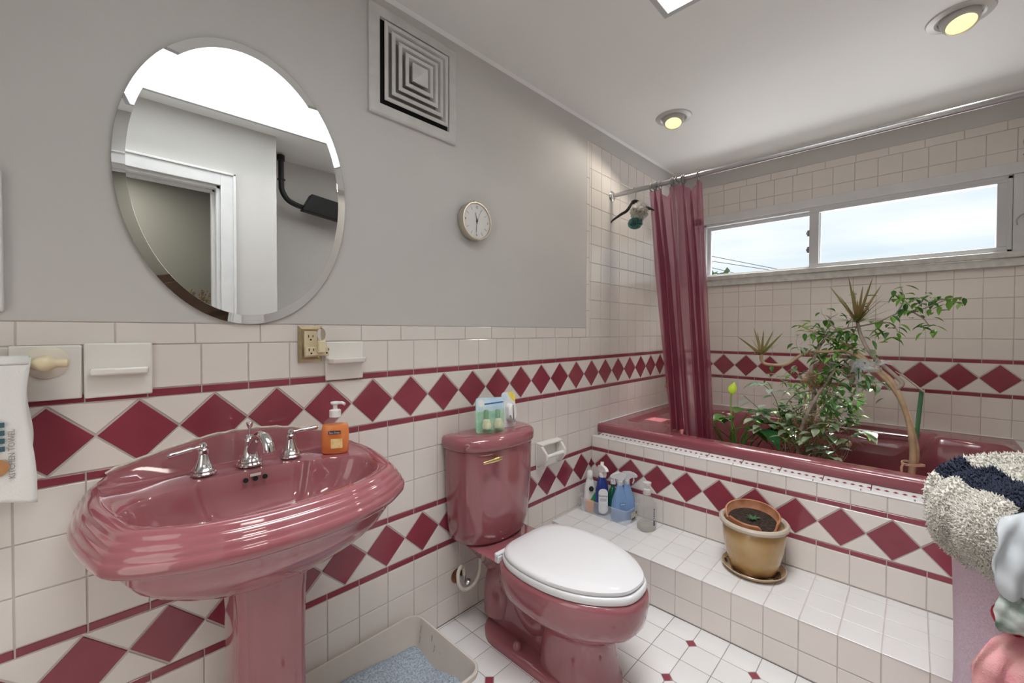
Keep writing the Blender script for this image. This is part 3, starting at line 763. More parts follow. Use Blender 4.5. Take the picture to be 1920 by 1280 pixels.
MB().mat(CHROME).lathe([(0, 0), (.003, 0), (.003, .022), (.0065, .030), (.0085, .038), (.006, .041), (0, .042)], (-.349, -.083, .92), n=20).build('lift_rod', sp)

# soap bottle
sb = thing('soap_bottle', 'clear pump bottle half full of orange liquid soap on the sink', 'soap bottle', (-.136, -.128, .8425))
bx, by, bz = -.136, -.128, .8435
def oval(z, rx, ry, n=40, e=2.4, cx=bx, cy=by, rot=-.5):
    o = []
    for i in range(n):
        a = 2*PI*i/n; c, s_ = math.cos(a), math.sin(a); x = rx*math.copysign(abs(c)**(2/e), c); y = ry*math.copysign(abs(s_)**(2/e), s_)
        o.append((cx+x*math.cos(rot)-y*math.sin(rot), cy+x*math.sin(rot)+y*math.cos(rot), z))
    return o
ORG = mat('orange soap', (.88, .27, .0), .12, coat=.6, translucent=.25)
prof = [(0, .036, .022), (.004, .039, .025), (.03, .040, .026), (.065, .0395, .0255), (.082, .036, .024), (.094, .028, .021), (.102, .018, .016), (.106, .014, .014)]
b = MB().mat(ORG).loft([oval(bz+z*1.02, rx*.97, ry*.96) for z, rx, ry in prof[:5]]+[oval(bz+.0845, .0335, .0225)])
b.build('liquid', sb)
MB().mat(mat('thin clear plastic', (.9, .9, .9), .05, spec=.6, alpha=.08)).loft([oval(bz+z*1.02, rx, ry) for z, rx, ry in prof], False, False).build('bottle', sb)
b = MB().mat(WPLAS).lathe([(0, 0), (.0165, 0), (.0165, .020), (.013, .022), (.0065, .023), (.006, .034), (.011, .037), (.0135, .041), (.0125, .045), (0, .047)], (bx, by, bz+.107), n=30)
b.tube([(bx, by, bz+.148), (bx+.012, by-.022, bz+.150), (bx+.016, by-.030, bz+.146)], .0045, 10)
b.build('pump', sb)
lm = Matrix.Translation((bx-.0125, by-.0238, bz+.052)) @ Matrix.Rotation(-.5, 4, 'Z') @ Matrix.Rotation(PI/2, 4, 'X')
def lab(mb, m, x0, x1, z0, z1, M_, y=0): mb.mat(m); mb.add([M_ @ Vector(p) for p in ((x0, z0, y), (x1, z0, y), (x1, z1, y), (x0, z1, y))], [(0, 1, 2, 3)])
b = MB(); lab(b, mat('navy label', (.03, .02, .06), .4), -.017, .017, .008, .018, lm, .0018); lab(b, mat('yellow fruit print', (.85, .55, .10), .4, col2=(.88, .75, .45), vscale=60), -.010, .022, -.034, -.006, lm, .0018)
b.build('label', sb, smoothang=0)
text_mesh('Spa Soap', .0082, lm @ Matrix.Translation((0, .0128, .0024)), WPLAS, 'label_text', sb, .0001)

# ------------------------------------------------------------------ toilet
TX = .552
to = thing('toilet', 'dusty rose two-piece toilet with closed white lid beside the tub step', 'toilet', (TX, -.4, 0))
def dshape(z, hw, y0, y1, n=48, e=3.0, corner=.03):
    """flat back at y0, bowed front reaching y1"""
    out = []; d = (y0-y1); n2 = n; e = e*.86
    for i in range(n2):
        a = PI+PI*i/(n2-1); c, s_ = math.cos(a), math.sin(a)
        x = hw*math.copysign(abs(c)**(2/e), c); y = y0-d*.30+ d*.70*-abs(s_)**(2/e) 
        out.append((TX+x, y, z))
    out += [(TX+hw*.995, y0-.012, z), (TX+hw*.97, y0, z), (TX-hw*.97, y0, z), (TX-hw*.995, y0-.012, z)]
    return out
b = MB().mat(ROSE)
b.loft([dshape(z, hw, -.018, y1, e=e) for z, hw, y1, e in ((.3455, .132, -.165, 2.3), (.349, .158, -.180, 2.4), (.366, .176, -.190, 2.5), (.42, .190, -.196, 2.7), (.56, .200, -.203, 2.8), (.735, .204, -.207, 2.8))])
b.build('tank', to, smoothang=50)
b = MB().mat(ROSE)
b.loft([dshape(z, hw, y0, y1, e=2.9) for z, hw, y0, y1 in ((.736, .204, -.012, -.207), (.738, .209, -.010, -.213), (.746, .213, -.008, -.218), (.774, .212, -.008, -.216), (.785, .205, -.010, -.209), (.790, .193, -.02, -.196), (.792, .16, -.04, -.16))])
b.build('tank_lid', to, smoothang=50)
hx = .428
b = MB().mat(BRASS).lathe([(0, 0), (.012, 0), (.010, .012), (0, .012)], (hx+.036, -.1985, .7085), (-.2, -1, 0), 16)
b.tube([(hx+.048, -.217, .711), (hx+.03, -.219, .7105), (hx-.008, -.216, .7085), (hx-.038, -.210, .7065)], [.0085, .0100, .0085, .0060], 14)
b.build('flush_handle', to)
W_ = [(0, .085), (.02, .124), (.07, .158), (.18, .183), (.34, .194), (.50, .192), (.65, .177), (.78, .150), (.88, .116), (.95, .078), (.985, .042), (1, .0)]
def egg(z, y0, y1, sc=1., n=30, back=True):
    ts = [.5-.5*math.cos(PI*i/n) for i in range(n+1)]; tv = [a for a, _ in W_]; wv = [b_ for _, b_ in W_]
    # dense smooth interpolation of width
    def wid(t):
        for i in range(len(tv)-1):
            if t <= tv[i+1]:
                u = (t-tv[i])/(tv[i+1]-tv[i])
                if i >= len(tv)-3:
                    return wv[-3]*math.sqrt(max(0, 1-((t-tv[-3])/(1-tv[-3]))**2)) if True else 0
                return wv[i]*(1-u)+wv[i+1]*u
        return 0
    R = [(TX+wid(t)*sc, y0+(y1-y0)*t, z) for t in ts]; L_ = [(2*TX-p[0], p[1], z) for p in reversed(R[:-1])]
    return R+L_
def resample(r, n=72):
    P = [Vector(p) for p in r]; P.append(P[0]); d = [0]
    for i in range(len(P)-1): d.append(d[-1]+(P[i+1]-P[i]).length)
    out = []; k = 0
    for i in range(n):
        s_ = d[-1]*i/n
        while d[k+1] < s_: k += 1
        u = (s_-d[k])/max(1e-9, d[k+1]-d[k]); out.append(P[k].lerp(P[k+1], u))
    # light smoothing
    for _ in range(2): out = [(out[i-1]+out[i]*2+out[(i+1) % n])/4 for i in range(n)]
    return out
def E(z, y0, y1, sc): return resample(egg(z, y0, y1, sc))
def circ(z, cx, cy, rx, ry, like):
    # ring of the same vertex count ordered by matching directions
    n = len(like); out = []
    c0 = Vector((TX, -.53, 0))
    for p in like:
        a = math.atan2((p[1]-c0.y), (p[0]-c0.x)); c, s_ = math.cos(a), math.sin(a)
        out.append(Vector((cx+rx*math.copysign(abs(c)**.8, c), cy+ry*math.copysign(abs(s_)**.8, s_), z)))
    return out
e0 = E(.35, -.255, -.782, 1.02)
def mr(a, b_, t, z): return [Vector((p.x*(1-t)+q.x*t, p.y*(1-t)+q.y*t, z)) for p, q in zip(a, b_)]
cb = circ(0, TX, -.535, .112, .138, e0)
rings = [circ(0, TX, -.54, .124, .150, e0), circ(.02, TX, -.54, .122, .148, e0), circ(.035, TX, -.538, .114, .140, e0), circ(.12, TX, -.535, .108, .134, e0), circ(.18, TX, -.535, .112, .138, e0),
         mr(cb, e0, .22, .205), mr(cb, e0, .55, .225), mr(cb, e0, .80, .243), mr(cb, e0, .93, .262), mr(cb, e0, .99, .290), E(.32, -.255, -.785, 1.035), E(.345, -.255, -.785, 1.03), E(.358, -.257, -.781, 1.015), E(.364, -.265, -.768, .97)]
MB().mat(ROSE).loft(rings).build('bowl', to, smoothang=55)
# deck under the tank and rear body
def rr(z, hw, y0, y1, r=.03):
    out = []
    for (cx_, cy_, a0) in ((hw-r, y0-r, 0), (-hw+r, y0-r, PI/2), (-hw+r, y1+r, PI), (hw-r, y1+r, 1.5*PI)):
        for k in range(7): a = a0+PI/2*k/6; out.append((TX+cx_+r*math.cos(a), cy_+r*math.sin(a), z))
    return out
b = MB().mat(ROSE)
b.loft([rr(0, .070, -.13, -.50), rr(.12, .036, -.14, -.48), rr(.20, .045, -.11, -.46), rr(.26, .075, -.06, -.44, .04), rr(.315, .120, -.035, -.42, .05), rr(.345, .150, -.03, -.40, .06), rr(.351, .145, -.035, -.39, .06)])
b.tube([(TX, -.46, .23), (TX, -.42, .15), (TX, -.365, .098), (TX, -.31, .12), (TX, -.27, .19), (TX, -.20, .235), (TX, -.15, .17), (TX, -.155, .05)], [.050, .056, .060, .060, .062, .074, .072, .080], 20, sub=5)
b.loft([rr(0, .135, -.115, -.62, .12), rr(.022, .135, -.115, -.62, .12), rr(.030, .128, -.122, -.615, .115)])
b.build('trapway', to, smoothang=55)
for s_ in (-1, 1):
    MB().mat(ROSE).lathe([(0, 0), (.017, 0), (.017, .012), (.013, .024), (.006, .030), (0, .031)], (TX+s_*.104, -.335, .029), n=20).build('bolt_cap', to)
MB().mat(SEATM).loft([E(.3645, -.275, -.766, .985), E(.366, -.272, -.774, 1.0), E(.374, -.270, -.777, 1.01), E(.384, -.270, -.777, 1.01), E(.389, -.273, -.772, .995), E(.390, -.28, -.758, .95)]).build('seat', to, smoothang=50)
MB().mat(SEATM).loft([E(.3915, -.285, -.753, .95), E(.392, -.278, -.764, .985), E(.397, -.276, -.768, .992), E(.404, -.278, -.766, .985), E(.410, -.290, -.750, .93), E(.413, -.32, -.71, .80), E(.4145, -.40, -.63, .5)]).build('lid', to, smoothang=50)
for s_ in (-1, 1):
    MB().mat(SEATM).box(TX+s_*.150-.012, TX+s_*.150+.012, -.292, -.270, .3515, .378).tube([(TX+s_*.166, -.281, .382), (TX+s_*.110, -.281, .382)], .009, 14).build('hinge', to, bevel=.004)

ws = thing('water_supply', 'rusty wall valve with looped white hose below the toilet tank', 'water valve', (.43, 0, .18))
MB().mat(mat('rusty escutcheon', (.20, .09, .045), .7, metal=.3, var=.4, vscale=60, bump=.5, bscale=80)).lathe([(0, 0), (.029, 0), (.029, .003), (.018, .008), (.012, .010), (0, .010)], (.428, -.0005, .176), (0, -1, 0), 28).build('escutcheon', ws)
MB().mat(NICKEL).tube([(.428, -.008, .176), (.428, -.055, .176)], .008, 12).lathe([(0, 0), (.016, 0), (.019, .006), (.019, .013), (.013, .018), (0, .018)], (.435, -.052, .166), (.6, -.7, -.35), 18).tube([(.428, -.05, .176), (.428, -.05, .205)], .007, 12).build('valve', ws)
MB().mat(mat('braided hose', (.62, .60, .53), .45, bump=.8, bscale=300, bdist=.001)).tube([(.428, -.050, .20), (.424, -.050, .232), (.405, -.055, .242), (.386, -.062, .222), (.388, -.068, .180), (.415, -.072, .152), (.455, -.078, .158), (.478, -.085, .195), (.482, -.09, .25), (.480, -.09, .352)], .0075, 12, sub=6).build('hose', ws)
pb = thing('brush_holder', 'pink plastic toilet brush holder tucked behind the toilet', 'brush holder', (.665, -.065, 0))
MB().mat(mat('pink plastic', (.78, .32, .33), .3)).lathe([(0, 0), (.050, 0), (.052, .01), (.047, .06), (.040, .11), (.036, .125), (.020, .13), (0, .13)], (.700, -.062, .0), n=28).build('cup', pb)
MB().mat(WPLAS).tube([(.700, -.062, .128), (.700, -.062, .27)], .007, 10).build('handle', pb)

# boxed air fresheners on the tank
def pack(name, lab_, x0, x1, y, z0, z1, lean, items):
    t = thing(name, lab_, 'package', ((x0+x1)/2, y, z0), 'air freshener packages on the tank')
    Mx = Matrix.Translation(((x0+x1)/2, y, z0)) @ Matrix.Rotation(lean[1], 4, 'Z') @ Matrix.Rotation(lean[0], 4, 'X') @ Matrix.Rotation(lean[2], 4, 'Y')
    return t, Mx, (x1-x0)/2, z1-z0
def card(t, Mx, pts, m, name='card', y=0, th_=.0012):
    return MB().mat(m).prism([Mx @ Vector((a, y, c)) for a, c in pts], (Mx.to_3x3() @ Vector((0, th_, 0)))).build(name, t, smoothang=0)
def rrect(w, h, r, z0=0, x0=0):
    o = []
    for (cx_, cz_, a0) in ((x0+w-r, z0+h-r, 0), (x0-w+r, z0+h-r, PI/2), (x0-w+r, z0+r, PI), (x0+w-r, z0+r, 1.5*PI)):
        for k in range(6): a = a0+PI/2*k/5; o.append((cx_+r*math.cos(a), cz_+r*math.sin(a)))
    return o
t, Mx, hw, hh = pack('air_freshener_pack', 'green and blue carded twin air freshener refills on the toilet tank lid', .430, .575, -.130, .7925, .930, (-.12, -.10, .06), 0)
card(t, Mx, rrect(.073, .142, .012), mat('teal card', (.16, .52, .34), .4, col2=(.55, .72, .50), vscale=25))
card(t, Mx, rrect(.071, .055, .012, .086), mat('pale blue card', (.42, .62, .80), .4, col2=(.68, .80, .88), vscale=18), 'card_header', -.0006)
card(t, Mx, [(-.03, .112), (.068, .118), (.068, .124), (-.03, .118)], mat('blue stripe', (.06, .15, .40), .4), 'stripe', -.0012, .0004)
MB().mat(WPLAS).lathe([(0, 0), (.015, 0), (.015, .0006), (0, .0006)], Mx @ Vector((-.048, -.0012, .120)), Mx.to_3x3() @ Vector((0, -1, 0)), 24).build('round_logo', t)
CP = mat('clear blister', (.75, .85, .75), .05, spec=.8, alpha=.20)
for dx, mc in ((-.030, mat('green cap', (.05, .25, .10), .3)), (.030, mat('mint cap', (.10, .32, .16), .3))):
    cxx = dx
    g = MB().mat(mat('refill liquid', (.72, .74, .50), .15, alpha=.8)).lathe([(0, 0), (.019, .002), (.021, .015), (.017, .034), (.009, .040), (0, .040)], Mx @ Vector((cxx, -.014, .016)), Mx.to_3x3() @ Vector((0, 0, 1)), 18); g.build('refill', t)
    MB().mat(mc).lathe([(0, 0), (.010, 0), (.010, .030), (.006, .036), (0, .036)], Mx @ Vector((cxx, -.012, .057)), Mx.to_3x3() @ Vector((0, 0, 1)), 16).build('cap', t)
b = MB().mat(CP); r1 = rrect(.058, .092, .012, .010); 
b.loft([[Mx @ Vector((a, y_, c)) for a, c in rrect(w_, h_, .012, z_)] for w_, h_, z_, y_ in ((.064, .098, .007, -.001), (.060, .094, .009, -.020), (.052, .084, .014, -.031))], False, True)
b.build('blister', t)
t, Mx, hw, hh = pack('air_freshener_pack', 'white carded plug-in air freshener with yellow corner on the tank lid', .582, .662, -.118, .7925, .935, (-.10, -.05, .06), 0)
card(t, Mx, rrect(.040, .150, .014), mat('white card', (.78, .80, .84), .4))
card(t, Mx, [(-.004, .150), (.012, .1505), (.030, .147), (.0395, .134), (.0395, .104), (.018, .118), (.002, .136)], mat('yellow card', (.85, .68, .12), .4, var=.1, vscale=40), 'yellow_corner', -.0006)
MB().mat(mat('pale logo', (.62, .76, .88), .4)).lathe([(0, 0), (.014, 0), (.014, .0006), (0, .0006)], Mx @ Vector((-.022, -.0008, .128)), Mx.to_3x3() @ Vector((0, -1, 0)), 24).build('round_logo', t)
b = MB().mat(WPLAS)
b.loft([[Mx @ Vector((a+.004, y_, c)) for a, c in rrect(w_, h_, .020, z_)] for w_, h_, z_, y_ in ((.023, .078, .024, -.001), (.022, .076, .025, -.020), (.016, .066, .030, -.026))], False, True)
b.build('plug_in', t)
card(t, Mx, [(-.022, .052), (-.015, .030), (.0, .022), (.018, .024), (.014, .030), (.002, .032), (-.006, .040), (-.012, .054)], mat('grey print', (.30, .29, .27), .5), 'print', -.0275, .0004)

# ------------------------------------------------------------------ litter box
lb = thing('litter_box', 'open beige plastic litter box on the floor between sink and toilet', 'litter box', (-.01, -.21, 0))
LBM = mat('litter box plastic', (.52, .475, .43), .38, var=.04, vscale=8)
def lr(z, g, x0=-.225, x1=.218, y0=-.018, y1=-.405, r=.045):
    o = []; x0 -= g; x1 += g; y0 += g; y1 -= g; r += g*.5
    for (cx_, cy_, a0) in ((x1-r, y0-r, 0), (x0+r, y0-r, PI/2), (x0+r, y1+r, PI), (x1-r, y1+r, 1.5*PI)):
        for k in range(8): a = a0+PI/2*k/7; o.append((cx_+r*math.cos(a), cy_+r*math.sin(a), z))
    return o
MB().mat(LBM).loft([lr(.0005, -.045), lr(.004, -.038), lr(.110, -.012), lr(.112, -.002), lr(.118, .0), lr(.130, .0), lr(.133, -.003), lr(.132, -.008), lr(.120, -.012), lr(.112, -.014), lr(.010, -.040), lr(.0095, -.06)], True, True).build('tray', lb, smoothang=40)
LIT = mat('grey blue litter', (.20, .25, .30), .95, col2=(.42, .48, .55), vscale=160, bump=1, bscale=220, bdist=.004)
n = 60; g = []; rn = random.Random(4)
for j in range(n+1):
    for i in range(n+1):
        u, v = i/n, j/n; x = -.195+.385*u; y = -.050-.325*v
        e = min(u, 1-u, v, 1-v)
        z = .052+.012*math.sin(5*u+2*v)+.010*math.sin(9*v+1)+rn.uniform(-.0016, .0016)-.01*(1-sstep(0, .08, e))
        g.append((x, y, z))
b = MB().mat(LIT).add(g, [(j*(n+1)+i, j*(n+1)+i+1, (j+1)*(n+1)+i+1, (j+1)*(n+1)+i) for j in range(n) for i in range(n)])
litter = b.build('litter', lb, smoothang=20); litter['kind'] = 'stuff'
def stain(pts, w_):
    b = MB().mat(mat('brown stain', (.16, .09, .04), .7))
    for k in range(len(pts)-1):
        (y, z), (y2, z2) = pts[k], pts[k+1]
        xa = lambda zz: .2035-(.112-zz)*.25
        b.add([(xa(z)-.001, y-w_, z), (xa(z)-.001, y+w_, z), (xa(z2)-.001, y2+w_*.6, z2), (xa(z2)-.001, y2-w_*.6, z2)], [(0, 1, 2, 3)])
    b.build('stain', lb, smoothang=0)
stain([(-.075, .112), (-.077, .098), (-.075, .088)], .0012); stain([(-.079, .080), (-.081, .066), (-.080, .058)], .0010); stain([(-.143, .112), (-.146, .100), (-.145, .094)], .0014); stain([(-.166, .090), (-.168, .078), (-.166, .068)], .0012); stain([(-.20, .082), (-.2015, .079)], .001)

# ------------------------------------------------------------------ curtain rod, rings, curtain, hanger, puffs
RX, RZ = 1.657, 2.056
ro = thing('curtain_rod', 'long brushed metal shower curtain rod below the ceiling', 'curtain rod', (RX, -.9, RZ))
MB().mat(NICKEL).tube([(RX, -.004, RZ), (RX, YR+.002, RZ)], .0135, 20).build('tube', ro)
MB().mat(CHROME).lathe([(0, 0), (.030, 0), (.031, .004), (.026, .008), (.019, .010), (.018, .018), (0, .018)], (RX, -.0005, RZ), (0, -1, 0), 28).build('flange', ro)
NR = 200; NV = 46
def cpath(s_, t):
    """horizontal position of the curtain sheet, s_ across, t down"""
    yt = -.262-.290*s_; yb = -.400-.222*s_
    y = yt*(1-t)+yb*t
    if t < .5: y += -.012*math.sin(PI*t*2)*(1-s_)*0
    amp = (.030+.024*t)*(1-.35*math.sin(s_*3))*(1-.45*sstep(.72, 1, s_))
    ph = 2*PI*(6.3*s_+.42*math.sin(7*s_)+.15*t*math.sin(5*s_+1))
    x = RX+amp*math.sin(ph)+.006*math.sin(ph*2+1.3+t)
    y += (.026*math.sin(2*ph+.5)*.5+.016*math.cos(ph))*(.5+.5*min(1, t*3))*(1-.85*sstep(.70, .95, s_))
    return x, y
vs = []
hook_s = [.02, .075, .13, .19, .42, .48, .54, .60, .66, .93]
for j in range(NV+1):
    t = j/NV
    for i in range(NR+1):
        s_ = i/NR; x, y = cpath(s_, t)
        d = min(abs(s_-h) for h in hook_s)
        ztop = RZ-.028-.055*min(1, max(0, d-.02)/.10)**1.2
        zb = .6585-.05*sstep(.35, .6, s_)
        w_ = 1-sstep(0, .06, t); x = x*(1-.75*w_)+RX*.75*w_
        vs.append((x, y, ztop*(1-t)+zb*t))
CURT = mat('burgundy vinyl curtain', (.25, .055, .080), .24, spec=1., coat=1., translucent=.32, bump=.25, bscale=26, bdist=.004)
n_ = CURT.node_tree.nodes; L_ = CURT.node_tree.links; om = n_['Material Output']; src = om.inputs[0].links[0].from_socket
[setattr(q.inputs[0], 'default_value', (.70, .30, .42, 1)) for q in n_ if q.bl_idname == 'ShaderNodeBsdfTranslucent']
tp0 = n_.new('ShaderNodeBsdfTransparent'); tp0.inputs[0].default_value = (.95, .72, .80, 1); mx0 = n_.new('ShaderNodeMixShader'); mx0.inputs[0].default_value = .36
L_.new(src, mx0.inputs[1]); L_.new(tp0.outputs[0], mx0.inputs[2]); L_.new(mx0.outputs[0], om.inputs[0])
cu = thing('shower_curtain', 'sheer burgundy vinyl shower curtain bunched at the left of the tub', 'curtain', (RX, -.45, 1.3))
o = MB().mat(CURT).add(vs, [(j*(NR+1)+i, j*(NR+1)+i+1, (j+1)*(NR+1)+i+1, (j+1)*(NR+1)+i) for j in range(NV) for i in range(NR)]).build('sheet', cu, smoothang=80)
ring0 = None
for k, h in enumerate(hook_s):
    y = cpath(h, 0)[1]; y = min(y, -.262-.290*h+.006)
    nm = ['first', 'second', 'third', 'fourth', 'fifth', 'sixth', 'seventh', 'eighth', 'ninth', 'last']
    if not ring0:
        pts = [(RX+.0215*math.sin(2*PI*q/24), 0, RZ-.006+.0235*math.cos(2*PI*q/24)) for q in range(25)]
        ring0 = MB().mat(mat('grey curtain ring', (.22, .22, .22), .35)).tube(pts, .0032, 8, cap=False).build('curtain_ring'); o = ring0
    else:
        o = ring0.copy(); COL.objects.link(o)
    o.location = (0, y, 0)
    lab_ = ('grey curtain ring holding the curtain, ' + nm[k] + ' of ten from the wall') if k < 9 else 'lone grey curtain ring set apart to the right of the others'
    tag(o, lab_, 'curtain ring', 'curtain rings on the rod')
hg = thing('clothes_hanger', 'black clothes hanger hooked over the curtain rod', 'hanger', (RX, -.157, 1.98))
b = MB().mat(mat('hanger hook', (.45, .45, .44), .25, metal=1))
hp = [(RX-.010+.0, -.157, RZ+.012)]+[(RX+.0175*math.cos(a), -.157, RZ+.0175*math.sin(a)) for a in [PI*.75-PI*.9*k/8 for k in range(9)]]+[(RX+.010, -.157, 2.02), (RX, -.157, 1.995), (RX, -.157, 1.975)]
b.tube(hp, .0018, 8).build('hook', hg)
b = MB().mat(BLACK)
b.tube([(RX, -.140, 1.990), (RX, -.157, 1.992), (RX, -.175, 1.985), (RX, -.21, 1.950), (RX+.01, -.245, 1.935), (RX+.02, -.272, 1.920)], [.008, .010, .010, .009, .0085, .004], 10, sub=4)
b.tube([(RX, -.157, 1.990), (RX, -.140, 1.982), (RX, -.105, 1.945), (RX, -.065, 1.930), (RX, -.010, 1.905), (RX-.01, -.004+.0, 1.89)], [.010, .010, .009, .0085, .006, .004], 10, sub=4)
b.build('shoulders', hg)
def puff(name, lab_, c, r, m, sc=(1, 1, 1), n=340, seed=1):
    rn = random.Random(seed); b = MB().mat(m)
    for i in range(n):
        d = Vector((rn.gauss(0, 1), rn.gauss(0, 1), rn.gauss(0, 1))).normalized(); p = Vector(c)+Vector((d.x*sc[0], d.y*sc[1], d.z*sc[2]))*r*rn.uniform(.35, .72)
        a = (Matrix.Rotation(rn.uniform(0, 2*PI), 3, d) @ d.orthogonal().normalized())*r*.30; e = d*r*.42; q = d.cross(a)*.45
        b.add([p-a, p+q*.6, p+a, p+a*1.15+e+q*.5, p+e*1.1-q, p-a*1.15+e+q*.4], [(0, 1, 4, 5), (1, 2, 3, 4)])
    o = b.build(name, smoothang=60); return tag(o, lab_, 'bath puff', 'bath puffs on the hanger')
puff('bath_puff', 'white mesh bath puff hanging from the black hanger', (RX, -.188, 1.925), .050, mat('white mesh', (.80, .78, .74), .8, alpha=.7, translucent=.3), seed=1)
puff('bath_puff', 'teal mesh bath puff under the white one on the hanger', (RX-.005, -.165, 1.858), .036, mat('teal mesh', (.20, .42, .38), .8, alpha=.75, translucent=.3), (1, 1.15, .8), 240, 2)

# ------------------------------------------------------------------ planter on the step
SZ = .2005
PX_, PY_ = 1.302, -.905
sa = thing('plant_saucer', 'tan glazed saucer with dried leaves under the stoneware pot', 'saucer', (PX_, PY_, SZ))
MB().mat(mat('saucer glaze', (.60, .45, .29), .25, coat=.3, var=.08)).lathe([(0, .0), (.098, .0), (.106, .004), (.120, .020), (.118, .022), (.104, .010), (.09, .0065), (0, .0065)], (PX_, PY_, SZ), n=56).build('dish', sa)
b = MB().mat(mat('dead leaves', (.10, .05, .03), .8, var=.4, vscale=50)); rn = random.Random(9)
for k in range(46):
    a = rn.uniform(0, 2*PI); r_1 = rn.uniform(.085, .108); c0 = Vector((PX_+r_1*math.cos(a), PY_+r_1*math.sin(a), SZ+.012)); tdir = Vector((-math.sin(a), math.cos(a), rn.uniform(-.1, .3)))*.018; nd = Vector((math.cos(a), math.sin(a), rn.uniform(.1, .6)))*.008
    b.add([c0-tdir, c0+nd, c0+tdir, c0-nd], [(0, 1, 2, 3)])
b.build('dead_leaves', sa, smoothang=0)
po = thing('stoneware_pot', 'tan glazed stoneware pot on the tiled step', 'planter', (PX_, PY_, SZ+.007))
MB().mat(mat('tan stoneware glaze', (.42, .25, .085), .16, coat=.5, col2=(.52, .36, .17), vscale=7)).lathe([(0, .0), (.078, .0), (.086, .006), (.098, .04), (.110, .09), (.117, .14), (.118, .178), (.113, .186)], (PX_, PY_, SZ+.007), n=64).build('body', po)
MB().mat(mat('pale rim glaze', (.50, .44, .36), .3, coat=.2, var=.06)).lathe([(.113, .184), (.124, .186), (.131, .193), (.132, .202), (.127, .209), (.118, .209), (.111, .202), (.109, .17), (.096, .07), (0, .07)], (PX_, PY_, SZ+.007), n=64, cap=False).build('rim', po)
TC = mat('terracotta', (.38, .15, .07), .7, col2=(.55, .27, .15), vscale=18, bump=.4, bscale=60)
tp_ = thing('terracotta_pot', 'broken-rimmed terracotta pot tilted inside the stoneware pot', 'flower pot', (PX_, PY_, .36))
tax = Vector((-.17, -.05, 1)).normalized()
q_ = Vector((0, 0, 1)).rotation_difference(tax).to_matrix(); n = 72; c0 = Vector((PX_+.004, PY_+.006, SZ+.198))
def tring(r, h, chip=0):
    o = []
    for i in range(n):
        a = 2*PI*i/n
        hh = h
        if chip:
            k = min(1, max(0, 1-abs(((a-math.radians(232)+PI) % (2*PI))-PI)/.42)); hh -= .030*min(1, k*3)
            k2 = min(1, max(0, 1-abs(((a-math.radians(128)+PI) % (2*PI))-PI)/.16)); hh -= .014*min(1, k2*3)
        o.append(c0+q_ @ Vector((r*math.cos(a), r*math.sin(a), hh)))
    return o
MB().mat(TC).loft([tring(.085, -.05), tring(.092, .0), tring(.094, .012), tring(.102, .014), tring(.104, .044, 1), tring(.101, .048, 1), tring(.097, .046, 1), tring(.095, .014), tring(.090, .008), tring(.084, .000)], True, False).build('pot', tp_, smoothang=40)
SOIL = mat('potting soil', (.035, .022, .016), .95, var=.5, vscale=80, bump=1, bscale=120, bdist=.005)
MB().mat(SOIL).loft([tring(.091, .010), tring(.05, .016), tring(.004, .017)], False, True).build('soil', tp_)
# --- leaf helper
def leaf(mb, base, d, L, w, droop=.3, n=5, up=(0, 0, 1), fold=.12, shape=0):
    d = Vector(d).normalized(); up = Vector(up); s_ = d.cross(up)
    if s_.length < 1e-3: s_ = Vector((1, 0, 0))
    s_.normalize(); p = Vector(base); vs = []
    for i in range(n+1):
        t = i/n
        ww = (math.sin(PI*min(1, t**.75))*w) if shape == 0 else (w*(1-t)**.6*(.55+.45*min(1, t*6)) if shape == 1 else w*(math.sin(PI*t**.55) if t < 1 else 0))
        ww = max(ww, .0004)*.5; nn = s_.cross(d).normalized()
        vs += [p-s_*ww+nn*ww*fold*2, p, p+s_*ww+nn*ww*fold*2]
        d = (d+Vector((0, 0, -droop/n))).normalized(); p = p+d*(L/n)
    fs = []
    for i in range(n):
        a = i*3; fs += [(a, a+1, a+4, a+3), (a+1, a+2, a+5, a+4)]
    mb.add(vs, fs)
def leafmat(name, c1, c2=None, rough=.35, tr_=.35): return mat(name, c1, rough, col2=c2, vscale=30, translucent=tr_) if c2 else mat(name, c1, rough, translucent=tr_)
sg = thing('seedling', 'tiny green seedling in the terracotta pot', 'plant', tuple(c0+q_ @ Vector((0, 0, .016))))
b = MB().mat(leafmat('seedling green', (.08, .20, .09)))
rn = random.Random(3)
for k in range(9):
    a = 2*PI*k/9+rn.uniform(-.3, .3); leaf(b, c0+q_ @ Vector((-.005, -.005, .016)), (math.cos(a), math.sin(a), .9), .034, .009, .8)
b.build('leaves', sg)

# ------------------------------------------------------------------ plants in the tub
TCP = mat('terracotta plain', (.42, .19, .10), .75, var=.1)
def pot(name, lab_, x, y, z, r, h, m=TCP, cat='flower pot'):
    t = thing(name, lab_, cat, (x, y, z))
    MB().mat(m).lathe([(0, 0), (r*.70, 0), (r*.92, h*.82), (r*1.02, h*.82), (r*1.04, h), (r*.95, h), (r*.90, h*.86), (0, h*.86)], (x, y, z), n=40).build('body', t)
    MB().mat(SOIL).lathe([(0, h*.87), (r*.88, h*.865), (r*.88, h*.90), (r*.4, h*.93), (0, h*.93)], (x, y, z), n=32).build('soil', t)
    return t
TB = .2485
pot('flower_pot', 'terracotta pot in the tub holding the leaning dracaena', 2.03, -1.33, .300, .10, .155)
pot('flower_pot', 'terracotta pot in the tub under the leafy weeping fig', 2.03, -.99, TB, .13, .26)
pot('flower_pot', 'terracotta pot in the tub holding the plant with a yellow bud', 2.02, -.63, TB+.02, .12, .24)

